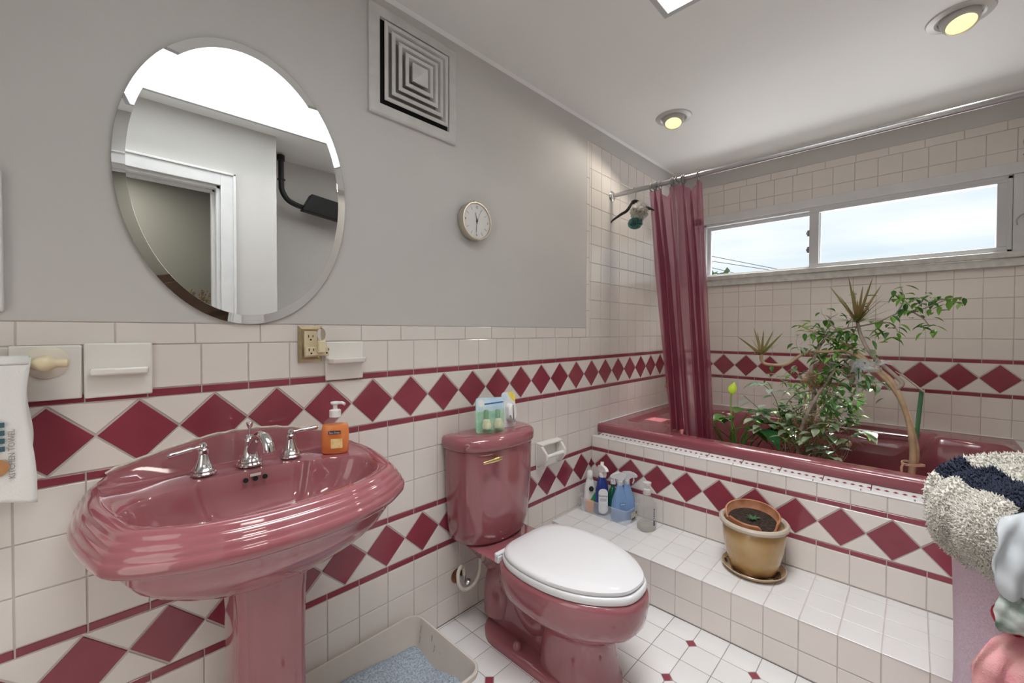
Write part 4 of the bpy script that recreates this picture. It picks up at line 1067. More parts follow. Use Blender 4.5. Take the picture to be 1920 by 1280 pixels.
BARK = mat('dracaena bark', (.50, .36, .22), .7, col2=(.38, .27, .17), vscale=25, bump=.5, bscale=60)
BARKG = mat('grey branch bark', (.36, .30, .25), .8, var=.15, vscale=30, bump=.4, bscale=80)
dr = thing('dracaena', 'dracaena with bare tan stems and two spiky leaf tufts arching over the tub', 'plant', (2.03, -1.38, .43))
def P3(l, x0=2.05, dx=0.): return [(x0+dx*i/(len(l)-1), a, c) for i, (a, c) in enumerate(l)]
A = [(-1.380, .43), (-1.391, .60), (-1.388, .691), (-1.371, .804), (-1.342, .9), (-1.316, .967), (-1.265, 1.023), (-1.197, 1.089), (-1.133, 1.149), (-1.022, 1.198), (-.929, 1.246)]
B = [(-1.362, .43), (-1.40, .60), (-1.396, .692), (-1.363, .836), (-1.322, .932), (-1.245, 1.03), (-1.155, 1.103), (-1.053, 1.105), (-.962, 1.093), (-.89, 1.035), (-.849, 1.023), (-.78, 1.025), (-.757, 1.050), (-.758, 1.08)]
MB().mat(BARK).tube(P3(A, 2.03, .03), [.014, .014, .013, .012, .012, .011, .010, .009, .008, .006, .003], 12, sub=5).build('stem', dr)
MB().mat(BARK).tube(P3(B, 2.055, -.03), [.013, .013, .013, .012, .011, .010, .009, .008, .008, .008, .008, .008, .009, .009], 12, sub=5).build('stem', dr)
Cc = [(-1.330, .935), (-1.35, .965), (-1.322, 1.001), (-1.236, 1.098), (-1.196, 1.185), (-1.18, 1.255)]
MB().mat(BARKG).tube(P3(Cc, 2.04, .01), [.010, .010, .009, .009, .008, .008], 12, sub=5).build('stem', dr)
DRG = mat('dracaena leaf', (.17, .20, .06), .35, col2=(.34, .18, .10), vscale=14, translucent=.3)
def tuft(x, y, z, L, n, seed, tips):
    rn = random.Random(seed); b = MB().mat(DRG)
    for dy, dz in tips:
        d = Vector((rn.uniform(-.10, .10), dy, dz)); l = d.length; leaf(b, (x, y, z), d, l*1.03, .017, .10, 7, up=(1, .1, 0) if abs(dz) > abs(dy) else (0, 0, 1), shape=1)
    for k in range(n):
        a = rn.uniform(0, 2*PI); e = rn.uniform(.1, 1.5); leaf(b, (x, y, z), (math.cos(a), math.sin(a)*.8, e), L*rn.uniform(.5, .85), .014, rn.uniform(.1, .7), 7, shape=1)
    b.build('leaf_tuft', dr)
tuft(2.025, -.758, 1.075, .14, 18, 1, [(.10, .11), (.055, .155), (.035, .13), (-.02, .14), (-.055, .14), (-.10, .13), (-.09, .08), (.11, .06)])
tuft(2.05, -1.180, 1.255, .20, 22, 2, [(.118, .20), (.18, .065), (.028, .225), (-.056, .21), (-.08, .19), (-.145, .14), (.02, .17), (-.02, .18), (-.14, .08), (.10, .03)])

STK = mat('green plastic stake', (.055, .17, .08), .35, bump=.6, bscale=200)
pk = MB().mat(STK).tube([(2.06, -1.417, .934), (2.06, -1.382, .43)], [.0085, .010], 12).build('plant_stake')
tag(pk, 'dark green plastic plant stake beside the tan stems', 'plant stake')
tag(MB().mat(BARKG).tube([(2.03, -1.425, .932), (2.04, -1.36, .995), (2.04, -1.325, 1.02)], [.005, .004, .002], 8).build('dry_twig'), 'short dry twig tied across the top of the green stake', 'twig')
TWN = mat('twine', (.60, .38, .26), .9)
b = MB().mat(TWN)
for z in (.588, .582):
    b.tube([(2.055+.034*math.cos(a), -1.392+.040*math.sin(a), z+.003*math.sin(a*2)) for a in [2*PI*k/20 for k in range(21)]], .003, 6, cap=False)
b.tube([(2.025, -1.36, .588), (2.02, -1.353, .57), (2.022, -1.356, .50)], .005, 6)
tag(b.build('garden_tie'), 'tan twine tie wrapped round the stems and stake near the tub rim', 'tie')
# translucent plastic bag tied round the stems
b = MB().mat(mat('crinkled clear plastic', (.70, .74, .76), .15, alpha=.30, translucent=.2)); rn = random.Random(8)
for i in range(70):
    c0_ = Vector((2.02+rn.gauss(0, .012), -1.215+rn.gauss(0, .030), 1.045+rn.gauss(0, .014))); a_ = Vector((rn.gauss(0, 1), rn.gauss(0, 1), rn.gauss(0, 1)))*.012; e_ = Vector((rn.gauss(0, 1), rn.gauss(0, 1), rn.gauss(0, 1)))*.012
    b.add([c0_-a_, c0_+e_, c0_+a_, c0_-e_], [(0, 1, 2, 3)])
for y, z1 in ((-1.186, .90), (-1.200, .93)):
    b.tube([(2.02, y, 1.05), (2.018, y+.004, 1.0), (2.02, y, z1)], [.005, .006, .004], 6)
tag(b.build('plastic_wrap', smoothang=0), 'crumpled clear plastic tied around the dracaena stems', 'plastic wrap')

# weeping fig
fg = thing('weeping_fig', 'tangled weeping fig with small green leaves rising from the tub', 'plant', (2.03, -.99, .47))
b = MB().mat(BARKG); rn = random.Random(11)
trunks = [[(2.03, -.965, .47), (2.04, -.979, .60), (2.03, -1.000, .74), (2.0, -1.012, .873), (2.02, -.992, .98), (2.04, -1.010, 1.09), (2.05, -1.060, 1.19), (2.06, -1.14, 1.23)],
          [(2.06, -1.00, .47), (2.10, -1.02, .65), (2.09, -1.05, .80), (2.10, -1.03, .95), (2.12, -1.08, 1.08), (2.10, -1.16, 1.20)],
          [(1.99, -.96, .47), (1.97, -.95, .62), (1.95, -.99, .78), (1.97, -1.04, .90), (1.99, -1.10, 1.02)]]
for tr_ in trunks: b.tube(tr_, [.014-.009*i/(len(tr_)-1) for i in range(len(tr_))], 9, sub=4)
ft = b.build('trunk', fg)
twigs = MB().mat(BARKG); pts = []
def wander(p, d, L, n, r, jit=.35, grav=-.02):
    q = [Vector(p)]; d = Vector(d).normalized()
    for i in range(n):
        d = (d+Vector((rn.gauss(0, jit), rn.gauss(0, jit), rn.gauss(0, jit)+grav))).normalized(); q.append(q[-1]+d*(L/n))
    twigs.tube(q, [max(.0008, r*(1-.7*i/n)) for i in range(n+1)], 5, cap=False); return q
main = [P3([(-1.138, 1.228), (-1.248, 1.254), (-1.324, 1.297), (-1.385, 1.303), (-1.454, 1.338), (-1.504, 1.362), (-1.542, 1.367)], 2.06, .02),
        P3([(-1.324, 1.297), (-1.35, 1.36), (-1.34, 1.42)], 2.07), P3([(-1.385, 1.303), (-1.42, 1.27), (-1.44, 1.235)], 2.07), P3([(-1.248, 1.254), (-1.30, 1.255), (-1.33, 1.215)], 2.07),
        P3([(-1.385, 1.303), (-1.41, 1.345), (-1.42, 1.375)], 2.06), P3([(-1.06, 1.2), (-1.02, 1.235), (-.97, 1.24)], 2.06), P3([(-1.10, 1.22), (-1.06, 1.27), (-1.10, 1.30)], 2.05),
        P3([(-1.02, .98), (-1.08, 1.01), (-1.14, 1.0), (-1.2, .98)], 2.04), P3([(-1.06, 1.05), (-1.14, 1.03), (-1.22, .98), (-1.26, .94)], 2.07)]
for m_ in main:
    twigs.tube(m_, [.004-.0025*i/(len(m_)-1) for i in range(len(m_))], 6, sub=3); pts += [(Vector(p), 1) for p in m_]
for k in range(46):
    tr_ = rn.choice(trunks); p = Vector(tr_[rn.randint(1, len(tr_)-1)])
    q = wander(p, (rn.uniform(-1, .8), rn.uniform(-1, 1), rn.uniform(-.1, .8)), rn.uniform(.08, .24), 7, .0024); pts += [(v, 0) for v in q[3:]]
for k in range(34):   # aerial roots and dead wood round the base
    p = (2.03+rn.uniform(-.09, .09), -.99+rn.uniform(-.13, .14), .47); wander(p, (rn.uniform(-.3, .3), rn.uniform(-.4, .4), 1), rn.uniform(.15, .33), 8, .0025, .22, 0)
twigs.build('twigs', fg)
FGM = [leafmat('fig leaf', (.055, .17, .035)), leafmat('fig leaf light', (.17, .36, .06)), leafmat('fig leaf variegated', (.12, .22, .10), (.55, .60, .45))]
b = MB()
for p, hi in pts:
    for k in range(rn.choice((1, 2, 3)) if hi else rn.choice((0, 1, 1, 2))):
        b.mat(rn.choices(FGM, (5, 3, 0) if hi else (5, 2, 4))[0])
        a = rn.uniform(0, 2*PI); q = p+Vector((rn.gauss(0, .016), rn.gauss(0, .02), rn.gauss(0, .012)))
        leaf(b, q, (math.cos(a), math.sin(a), rn.uniform(-.9, .4)), rn.uniform(.035, .062), rn.uniform(.016, .026), rn.uniform(.2, .9), 5, fold=.2)
for (y, z, n_, sp_) in ((-1.40, 1.36, 15, .032), (-1.45, 1.33, 9, .03), (-1.50, 1.345, 5, .018), (-1.42, 1.235, 8, .026), (-1.30, 1.235, 9, .03), (-1.30, 1.19, 6, .02), (-1.10, 1.20, 34, .05), (-1.02, 1.215, 15, .04), (-1.11, 1.02, 30, .045), (-1.05, .99, 14, .03), (-1.23, .95, 16, .035), (-1.20, 1.12, 9, .03), (-1.07, .86, 28, .06), (-1.14, .80, 18, .05), (-.98, .80, 14, .06), (-1.33, 1.40, 4, .02), (-1.15, .87, 18, .05), (-1.10, .95, 14, .05), (-.93, .90, 20, .06), (-.88, .96, 14, .05), (-1.0, .70, 24, .07), (-1.12, .72, 16, .06), (-.92, .74, 16, .06), (-1.12, 1.10, 18, .05), (-1.06, 1.14, 12, .04), (-1.16, 1.21, 12, .04)):
    for k in range(n_):
        b.mat(rn.choices(FGM, (5, 4, 1) if z > .98 else (4, 3, 6))[0]); a = rn.uniform(0, 2*PI)
        leaf(b, (2.05+rn.gauss(0, .035), y+rn.gauss(0, sp_), z+rn.gauss(0, sp_*.7)), (math.cos(a)*.7, math.sin(a), rn.uniform(-1.1, .3)), rn.uniform(.036, .064), rn.uniform(.017, .028), rn.uniform(.2, .9), 5, fold=.2)
b.build('foliage', fg)
b = MB().mat(mat('dry brown roots', (.30, .17, .08), .9, var=.3))
for k in range(230):
    p = Vector((2.0+rn.gauss(0, .02), -1.02+rn.gauss(0, .028), .945+rn.gauss(0, .022))); d = Vector((rn.gauss(0, 1), rn.gauss(0, 1), rn.gauss(0, 1))).normalized()*.02; b.tube([p-d, p+Vector((0, 0, .004)), p+d], .0012, 4, cap=False)
for k in range(240):
    p = Vector((1.99+rn.gauss(0, .04), -.985+rn.gauss(0, .055), .68+rn.gauss(0, .11))); d = Vector((rn.gauss(0, .5), rn.gauss(0, .5), rn.gauss(0, 1))).normalized()*.035; b.tube([p-d, p+Vector((rn.gauss(0, .006), rn.gauss(0, .006), 0)), p+d], .0013, 4, cap=False)
b.build('dry_roots', fg)

# peace lily with a bud
pl = thing('peace_lily', 'broad leaved plant with a yellow-green flower bud beside the curtain', 'plant', (2.02, -.63, .48))
LG = [leafmat('lily leaf dark', (.03, .11, .035), None, .22, .2), leafmat('lily leaf', (.10, .26, .05), None, .25, .3), leafmat('spotted leaf', (.10, .20, .08), (.45, .52, .30), .3, .3)]
rn = random.Random(21)
spec = [((-.57, .52), (.10, .17), .17, .075, 0), ((-.60, .52), (.12, .10), .18, .08, 0), ((-.62, .54), (-.08, .20), .22, .075, 0), ((-.64, .54), (.02, .16), .19, .07, 1), ((-.66, .54), (-.09, .13), .19, .075, 1), ((-.66, .50), (-.14, .16), .22, .07, 0),
        ((-.68, .55), (-.10, .20), .22, .065, 2), ((-.60, .56), (-.12, .07), .17, .065, 1), ((-.62, .54), (.08, .12), .16, .06, 1), ((-.70, .54), (-.12, .10), .17, .06, 0), ((-.58, .50), (.14, .05), .15, .07, 0), ((-.72, .52), (-.12, .15), .20, .06, 2), ((-.56, .52), (.05, .08), .15, .06, 0),
        ((-.53, .56), (.08, .05), .16, .08, 0), ((-.59, .58), (-.02, .12), .17, .08, 1), ((-.68, .60), (-.05, .06), .17, .08, 0), ((-.74, .58), (-.06, .10), .17, .08, 2), ((-.63, .60), (.05, .05), .16, .085, 0), ((-.70, .62), (-.12, .12), .15, .07, 2), ((-.78, .56), (-.08, .06), .16, .07, 1)]
for (y, z), (dy, dz), L, w_, mi_ in spec:
    st_ = MB().mat(LG[1]); x = 2.02+rn.uniform(-.06, .05); m0 = Vector((x, y, z+.05)); tp2 = m0+Vector((rn.uniform(-.04, .03), dy*.8, dz*.7))
    st_.tube([(2.02, -.63+(y+.63)*.5, .47), m0, tp2], [.0035, .003, .002], 6, sub=4); st_.mat(LG[mi_])
    leaf(st_, tp2, Vector((rn.uniform(-.4, .3), dy*2.2, dz*.5)), L*.95, w_*1.2, .9, 8, fold=.15); st_.build('leaf', pl)
MB().mat(leafmat('bud stem', (.30, .42, .12))).tube([(2.03, -.615, .48), (2.045, -.603, .62), (2.05, -.592, .76), (2.05, -.594, .84)], [.006, .0055, .005, .0045], 8, sub=4).build('flower_stalk', pl)
MB().mat(mat('yellow green bud', (.66, .80, .14), .35, translucent=.4)).loft([[(2.05+r1*math.cos(a)*.8, -.598+dx_+r1*math.sin(a), z) for a in [2*PI*k/18 for k in range(18)]] for r1, z, dx_ in ((.004, .832, .003), (.016, .842, .001), (.024, .858, 0), (.023, .874, -.002), (.014, .890, -.006), (.005, .902, -.010), (.001, .908, -.013))]).build('flower_bud', pl)

pt = thing('trailing_pothos', 'trailing pothos with variegated leaves spilling low over the plants', 'plant', (2.0, -1.0, .60))
b = MB().mat(leafmat('vine green', (.16, .22, .08)))
vines = [[(2.02, -.95, .50), (1.96, -1.00, .62), (1.95, -1.06, .60), (1.94, -1.10, .575)], [(2.02, -.93, .50), (1.97, -.93, .68), (1.98, -.90, .76), (2.0, -.86, .82)], [(2.02, -1.0, .50), (1.98, -1.08, .68), (2.0, -1.14, .76), (2.02, -1.2, .74)], [(2.02, -.9, .50), (1.96, -.82, .70), (1.96, -.76, .78), (1.98, -.68, .84)], [(2.02, -.9, .50), (1.95, -.86, .80), (1.97, -.80, .90), (1.99, -.74, .92)]]
vines += [[(2.0, -.92, .5), (1.93, -.90, .66), (1.93, -.92, .76), (1.95, -.97, .82)], [(2.0, -.98, .5), (1.92, -1.0, .64), (1.90, -1.04, .72), (1.92, -1.10, .76)], [(2.0, -.88, .5), (1.95, -.80, .62), (1.94, -.76, .70), (1.95, -.72, .74)], [(2.0, -.90, .5), (1.97, -.86, .72), (1.98, -.92, .86), (1.99, -1.0, .90)], [(2.0, -1.0, .5), (1.96, -1.12, .62), (1.97, -1.18, .70), (2.0, -1.24, .72)]]
for v in vines: b.tube(v, .002, 6, sub=4)
b.build('vine', pt)
PM = leafmat('pothos leaf', (.14, .26, .11), (.66, .70, .52)); PM2 = leafmat('pale pothos leaf', (.45, .60, .50))
b = MB()
for v in vines:
    P, _ = smooth([Vector(a) for a in v], [1]*len(v), 5)
    for p in P[5:]:
        if rn.random() < .85:
            b.mat(PM if rn.random() < .75 else PM2); a = rn.uniform(0, 2*PI); leaf(b, p, (math.cos(a)*.8-.3, math.sin(a), rn.uniform(-.2, .5)), rn.uniform(.05, .085), rn.uniform(.032, .048), rn.uniform(.4, 1), 6, fold=.12)
b.build('foliage', pt)

# ------------------------------------------------------------------ cleaning bottles on the step
def trigger(mb, x, y, z, s_=1., yaw=0., m=WPLAS):
    R_ = Matrix.Translation((x, y, z)) @ Matrix.Rotation(yaw, 4, 'Z') @ Matrix.Scale(s_, 4)
    mb.mat(m); mb.lathe([(0, 0), (.015, 0), (.015, .018), (.011, .021), (.010, .026), (0, .026)], (x, y, z), n=20)
    prof_ = [(-.030, .040), (-.032, .050), (-.020, .060), (.010, .064), (.032, .060), (.046, .052), (.052, .044), (.050, .040), (.030, .038), (.016, .030), (.012, .022), (-.012, .022), (-.022, .034)]
    mb.prism([R_ @ Vector((a, -.009, c)) for a, c in prof_], R_.to_3x3() @ Vector((0, .018, 0)))
    mb.prism([R_ @ Vector((a, -.005, c)) for a, c in ((.030, .040), (.036, .040), (.038, .020), (.030, .004), (.026, .008), (.031, .022))], R_.to_3x3() @ Vector((0, .010, 0)))
def bottle(name, lab_, cat, x, y, prof_, m, z=SZ, n=30, rot=0., e=2.5, flat=.7, group=None):
    t = thing(name, lab_, cat, (x, y, z), group)
    MB().mat(m).loft([oval(z+h, r, r*flat, n, e, x, y, rot) for r, h in prof_]).build('bottle', t); return t
ZB = SZ+.0035
bk = thing('storage_basket', 'clear plastic bin holding the cleaning bottles on the step', 'bin', (1.345, -.175, SZ))
def kr(z, g, r=.025):
    o = []; x0, x1, y0, y1 = 1.283-g, 1.405+g, -.030+g, -.318-g
    for (cx_, cy_, a0) in ((x1-r, y0-r, 0), (x0+r, y0-r, PI/2), (x0+r, y1+r, PI), (x1-r, y1+r, 1.5*PI)):
        for k in range(6): a = a0+PI/2*k/5; o.append((cx_+r*math.cos(a), cy_+r*math.sin(a), z))
    return o
BINM = mat('clear bin plastic', (.80, .85, .92), .12, spec=.6, alpha=.30)
MB().mat(BINM).loft([kr(SZ+.002, 0), kr(SZ, 0), kr(SZ+.078, .008), kr(SZ+.080, .014), kr(SZ+.076, .014)], True, False).build('bin', bk, smoothang=40)
b = MB().mat(WPLAS).box(1.2985, 1.2995, -.3265, -.3250, .21, .25)
M_ = Matrix.Translation((1.355, -.3275, SZ+.034)) @ Matrix.Rotation(PI/2, 4, 'X')
b = MB(); lab(b, mat('bin label', (.62, .58, .50), .5), -.034, .030, -.020, .022, M_); lab(b, mat('bin label dark', (.07, .06, .05), .5), -.030, .012, -.018, -.008, M_, .0004); lab(b, mat('bin label dark', (.07, .06, .05), .5), .016, .028, .004, .018, M_, .0004)
b.build('label', bk, smoothang=0)
BLU = mat('blue bottle', (.015, .045, .26), .15, coat=.3); PBL = mat('pale blue bottle', (.28, .46, .74), .12, coat=.3, translucent=.3); GRN = mat('green bottle', (.02, .16, .09), .2)
CT = mat('frosted trigger', (.78, .80, .82), .2, alpha=.6)
t = bottle('spray_bottle', 'blue wrinkle releaser spray bottle with white trigger and large white label', 'spray bottle', 1.322, -.150, [(.030, 0), (.036, .006), (.037, .05), (.036, .10), (.031, .14), (.020, .185), (.013, .205)], BLU, ZB, rot=-.9, group='spray bottles in the bin')
b = MB(); trigger(b, 1.322, -.150, ZB+.203, 1.0, -2.0); b.build('trigger', t)
LM = Matrix.Translation((1.3015, -.171, ZB+.0)) @ Matrix.Rotation(-.9, 4, 'Z') @ Matrix.Rotation(PI/2, 4, 'X')
b = MB().mat(WPLAS).add([LM @ Vector((a, c, .0015)) for a, c in rrect(.025, .135, .022, .012)], [tuple(range(24))]); b.build('label', t, smoothang=0)
INK = mat('label ink navy', (.02, .03, .12), .4)
text_mesh('Downy', .0165, LM @ Matrix.Translation((0, .108, .002)), INK, 'label_text', t, .0001)
text_mesh('WRINKLE\nRELEASER', .0085, LM @ Matrix.Translation((0, .086, .002)), INK, 'label_text', t, .0001)
t = bottle('spray_bottle', 'blue spray bottle standing behind the labelled blue one', 'spray bottle', 1.372, -.120, [(.030, 0), (.036, .006), (.037, .05), (.036, .10), (.031, .14), (.020, .185), (.013, .205)], BLU, ZB, rot=-.9, group='spray bottles in the bin')
b = MB(); trigger(b, 1.372, -.120, ZB+.203, 1.0, -2.6); b.build('trigger', t)
for k, (x, y, yw, lb_) in enumerate(((1.330, -.255, 2.6, 'pale blue spray bottle with frosted trigger at the front of the bin'), (1.372, -.275, -1.2, 'pale blue spray bottle with frosted trigger at the back of the bin'))):
    t = bottle('spray_bottle', lb_, 'spray bottle', x, y, [(.038, 0), (.043, .006), (.044, .06), (.041, .10), (.030, .135), (.019, .165), (.014, .185)], PBL, ZB, rot=-.6, group='spray bottles in the bin')
    b = MB(); trigger(b, x, y, ZB+.183, 1.05, yw, CT); b.build('trigger', t)
    if k == 0:
        M_ = Matrix.Translation((x-.022, y-.030, ZB+.092)) @ Matrix.Rotation(-.6, 4, 'Z') @ Matrix.Rotation(PI/2, 4, 'X')
        b = MB(); lab(b, INK, -.016, .016, -.006, .006, M_, .003); lab(b, mat('label sky blue', (.35, .62, .85), .4), -.0145, .0145, -.0045, .0045, M_, .0034); b.build('label', t, smoothang=0)
t = bottle('spray_bottle', 'dark green bottle at the rear of the bin against the tiles', 'bottle', 1.378, -.185, [(.026, 0), (.030, .006), (.030, .10), (.024, .125), (.012, .14), (.012, .16)], GRN, ZB, group='spray bottles in the bin')
MB().mat(WPLAS).lathe([(0, 0), (.014, 0), (.013, .018), (0, .02)], (1.378, -.185, ZB+.160), n=20).build('cap', t)
t = bottle('cleaner_bottle', 'white bottle with round black logo and green base in the left end of the bin', 'bottle', 1.328, -.068, [(.028, 0), (.033, .006), (.034, .06), (.031, .12), (.020, .165), (.015, .175)], WPLAS, ZB, rot=-.9)
MB().mat(WPLAS).lathe([(0, 0), (.017, 0), (.017, .035), (.013, .042), (0, .043)], (1.328, -.068, ZB+.174), n=24).build('cap', t)
LM = Matrix.Translation((1.3085, -.0895, ZB+.125)) @ Matrix.Rotation(-.9, 4, 'Z') @ Matrix.Rotation(PI/2, 4, 'X')
MB().mat(BLACK).add([LM @ Vector((.0135*math.cos(2*PI*i/24), .0150*math.sin(2*PI*i/24), .006)) for i in range(24)], [tuple(range(24))]).build('logo', t, smoothang=0)
b = MB().mat(mat('bright green label', (.03, .35, .12), .35)).add([LM @ Vector(p) for p in ((-.018, -.085, .0062), (.024, -.085, .0062), (.028, -.022, .0045), (.020, -.018, .0045))], [(0, 1, 2, 3)])
b.build('green_label', t, smoothang=0)
og = thing('orange_jar', 'small peach coloured jar inside the left end of the bin', 'jar', (1.302, -.052, ZB))
MB().mat(mat('peach gel', (.80, .38, .17), .4)).loft([oval(ZB+h, r, r*.45, 24, 2.6, 1.2985, -.088, -1.2) for r, h in ((.020, 0), (.023, .004), (.023, .058), (.020, .062))]).build('body', og)
# empty clear bottle
t = thing('clear_bottle', 'empty clear pump bottle standing alone beside the bin on the step', 'bottle', (1.330, -.410, SZ))
CB_ = mat('clear bottle plastic', (.52, .52, .48), .05, spec=1., alpha=.30)
MB().mat(CB_).loft([oval(SZ+h, r, r*.82, 36, 2.8, 1.330, -.410, -.4) for r, h in ((.040, 0), (.046, .005), (.047, .02), (.0465, .11), (.043, .135), (.030, .158), (.018, .170), (.016, .180))], True, False).build('bottle', t)
MB().mat(mat('clear dregs', (.55, .53, .47), .1, alpha=.35)).loft([oval(SZ+h, r, r*.82, 30, 2.8, 1.330, -.410, -.4) for r, h in ((.038, .003), (.044, .007), (.045, .024), (.043, .025))]).build('liquid', t)
MB().mat(mat('frosted pump', (.75, .75, .73), .15, alpha=.55)).lathe([(.017, 0), (.020, .002), (.020, .028), (.013, .032), (.012, .045), (.021, .050), (.022, .062), (.010, .066), (0, .066)], (1.330, -.410, SZ+.178), n=26, cap=False).build('cap', t)
M_ = Matrix.Translation((1.330, -.410, SZ+.060)) @ Matrix.Rotation(-.5, 4, 'Z') @ Matrix.Rotation(PI/2, 4, 'X')
b = MB(); lab(b, INK, .012, .020, -.030, -.004, M_, .0392)
for k in range(5): lab(b, INK, .013, .019, .004+k*.011, .011+k*.011, M_, .0392)
b.build('label_print', t, smoothang=0)

# ------------------------------------------------------------------ hamper with towels
HX, HY = .985, -1.655
hp = thing('laundry_hamper', 'lilac mesh pop-up laundry hamper heaped with towels', 'hamper', (HX, HY, 0))
HM = mat('lilac mesh', (.66, .52, .61), .8, bump=1, bscale=260, bdist=.002, alpha=.88, var=.1, vscale=200)
MB().mat(HM).loft([[(HX+r*math.cos(2*PI*i/48), HY+r*math.sin(2*PI*i/48), z) for i in range(48)] for r, z in ((.185, .001), (.19, .01), (.182, .12), (.176, .28), (.178, .42), (.182, .56), (.186, .66))], True, False).build('mesh_wall', hp)
MB().mat(HM).tube([(HX+.186*math.cos(2*PI*i/32), HY+.186*math.sin(2*PI*i/32), .66) for i in range(33)], .005, 8, cap=False).build('rim', hp)

def cloth(name, lab_, cat, path, w0, w1, m, amp=.010, seed=1, thick=.012, lumps=3, ydir=Vector((.35, .93, 0)), fuzz=0, fm=None, fine=0., n=60, mm=50, stripes=None):
    """folded cloth: a cross-section path swept sideways with random lumps; returns the object"""
    rn = random.Random(seed); P, _ = smooth([Vector(p) for p in path], [1]*len(path), 8); mm = len(P)-1
    ph = [(rn.uniform(0, 6), rn.uniform(2, 7), rn.uniform(2, 7)) for _ in range(lumps)]
    g = []
    for j, p in enumerate(P):
        t = j/mm; tang = (P[min(j+1, mm)]-P[max(j-1, 0)]).normalized(); nr = tang.cross(ydir).normalized(); w_ = w0*(1-t)+w1*t
        for i in range(n+1):
            s_ = i/n-.5; d = sum(math.sin(a+b_*s_*3+c_*t*2) for a, b_, c_ in ph)*amp
            g.append(p+ydir*(s_*w_)+nr*(d+fine*(math.sin(s_*23+t*9+ph[0][0])+math.sin(t*26-s_*11+ph[1][0])*.8)-thick*4*abs(s_)**3))
    b = MB().mat(m).add(g, [])
    if stripes: b.mat(stripes[0])
    mats_ = []
    fs = []; ms = []
    for j in range(mm):
        for i in range(n):
            fs.append((j*(n+1)+i, j*(n+1)+i+1, (j+1)*(n+1)+i+1, (j+1)*(n+1)+i)); ms.append(1 if stripes and stripes[1](i/n, j/mm) else 0)
    b.f += [list(f) for f in fs]; b.m += ms
    if fuzz:
        for k in range(fuzz):
            j, i = rn.randrange(mm), rn.randrange(n); q = g[j*(n+1)+i].lerp(g[(j+1)*(n+1)+i+1], rn.random()); q = q.lerp(g[(j+1)*(n+1)+i], rn.random()*.5)
            tang = (g[(j+1)*(n+1)+i]-g[j*(n+1)+i]).normalized(); sd_ = (g[j*(n+1)+i+1]-g[j*(n+1)+i]).normalized(); nr = tang.cross(sd_).normalized()
            for sg_ in ((1,) if rn.random() < .8 else (-1,)):
                d = (nr*sg_*-1+Vector((rn.gauss(0, .5), rn.gauss(0, .5), rn.gauss(0, .5)-.3))).normalized()*rn.uniform(.006, .013); d2 = (-d if rn.random() < .5 else d)
                e = d.orthogonal().normalized()*.0022
                b.v += [tuple(q-e), tuple(q+e), tuple(q+d2)]; L0 = len(b.v); b.f.append([L0-3, L0-2, L0-1]); b.m.append(1 if stripes and stripes[1](i/n, j/mm) else 0)
    o = b.build(name, smoothang=70)
    so2 = o.modifiers.new('thickness', 'SOLIDIFY'); so2.thickness = .006 if not fuzz else .0015; so2.offset = 0
    return tag(o, lab_, cat, 'cloths heaped on the hamper')
TWL = mat('white terry', (.80, .775, .71), .95, bump=1, bscale=180, bdist=.005, var=.05, vscale=40); NVY = mat('navy terry', (.035, .042, .075), .95, bump=1, bscale=180, bdist=.004)
WCT = mat('pale cotton', (.60, .64, .68), .9, bump=.3, bscale=60)
PNK = mat('pink tie-dye towel', (.72, .18, .26), .95, col2=(.80, .52, .48), vscale=9, bump=.8, bscale=220, bdist=.003)
LEAFP = mat('leaf printed cotton', (.62, .66, .64), .9, col2=(.12, .20, .15), vscale=22)
cloth('bath_towel', 'fluffy white bath towel with navy stripe hanging over the hamper edge', 'towel',
      [(.86, -1.56, .60), (.83, -1.49, .66), (.82, -1.465, .725), (.845, -1.475, .79), (.90, -1.52, .835), (.96, -1.60, .86), (1.02, -1.70, .87)], .17, .24, TWL, .006, 3, fuzz=16000, ydir=Vector((.80, .60, 0)).normalized(),
      stripes=(NVY, lambda s_, t: .60 < t < .74 and s_ < 1.1))
cloth('bath_towel', 'folded white towel corner with navy band at the top of the heap', 'towel',
      [(.90, -1.60, .58), (.87, -1.55, .68), (.87, -1.535, .76), (.90, -1.55, .815), (.96, -1.60, .84), (1.03, -1.68, .85)], .14, .20, TWL, .006, 9, fuzz=9000, ydir=Vector((.80, .60, 0)).normalized(),
      stripes=(NVY, lambda s_, t: .52 < t < .70))
cloth('tshirt', 'pale blue-white cotton garment on the heap in front of the fluffy towel', 'clothes',
      [(.80, -1.620, .600), (.765, -1.600, .622), (.750, -1.592, .67), (.752, -1.594, .725), (.765, -1.600, .772), (.80, -1.620, .802), (.88, -1.68, .815)], .12, .15, WCT, .004, 5, ydir=Vector((-.25, .97, 0)).normalized(), fine=.0035)
cloth('printed_cloth', 'white cloth with grey-green leaf print hanging below the pale garment', 'cloth',
      [(.80, -1.61, .525), (.770, -1.592, .540), (.755, -1.588, .572), (.757, -1.590, .605), (.79, -1.60, .625)], .12, .12, LEAFP, .004, 6, ydir=Vector((-.25, .97, 0)).normalized(), fine=.003)
cloth('pink_towel', 'pink and cream tie-dye towel hanging down the front of the hamper', 'towel',
      [(.775, -1.58, .06), (.765, -1.575, .16), (.755, -1.570, .28), (.748, -1.568, .40), (.752, -1.570, .46), (.80, -1.60, .502), (.90, -1.66, .50)], .15, .13, PNK, .004, 7, ydir=Vector((-.12, .99, 0)).normalized(), fine=.004)
b = MB().mat(mat('red fabric', (.45, .02, .05), .8)).ball((.86, -1.575, .535), .055, 24, (1, .8, .8))
tag(b.build('red_cloth'), 'bit of red fabric showing between the printed cloth and pink towel', 'cloth')
MB
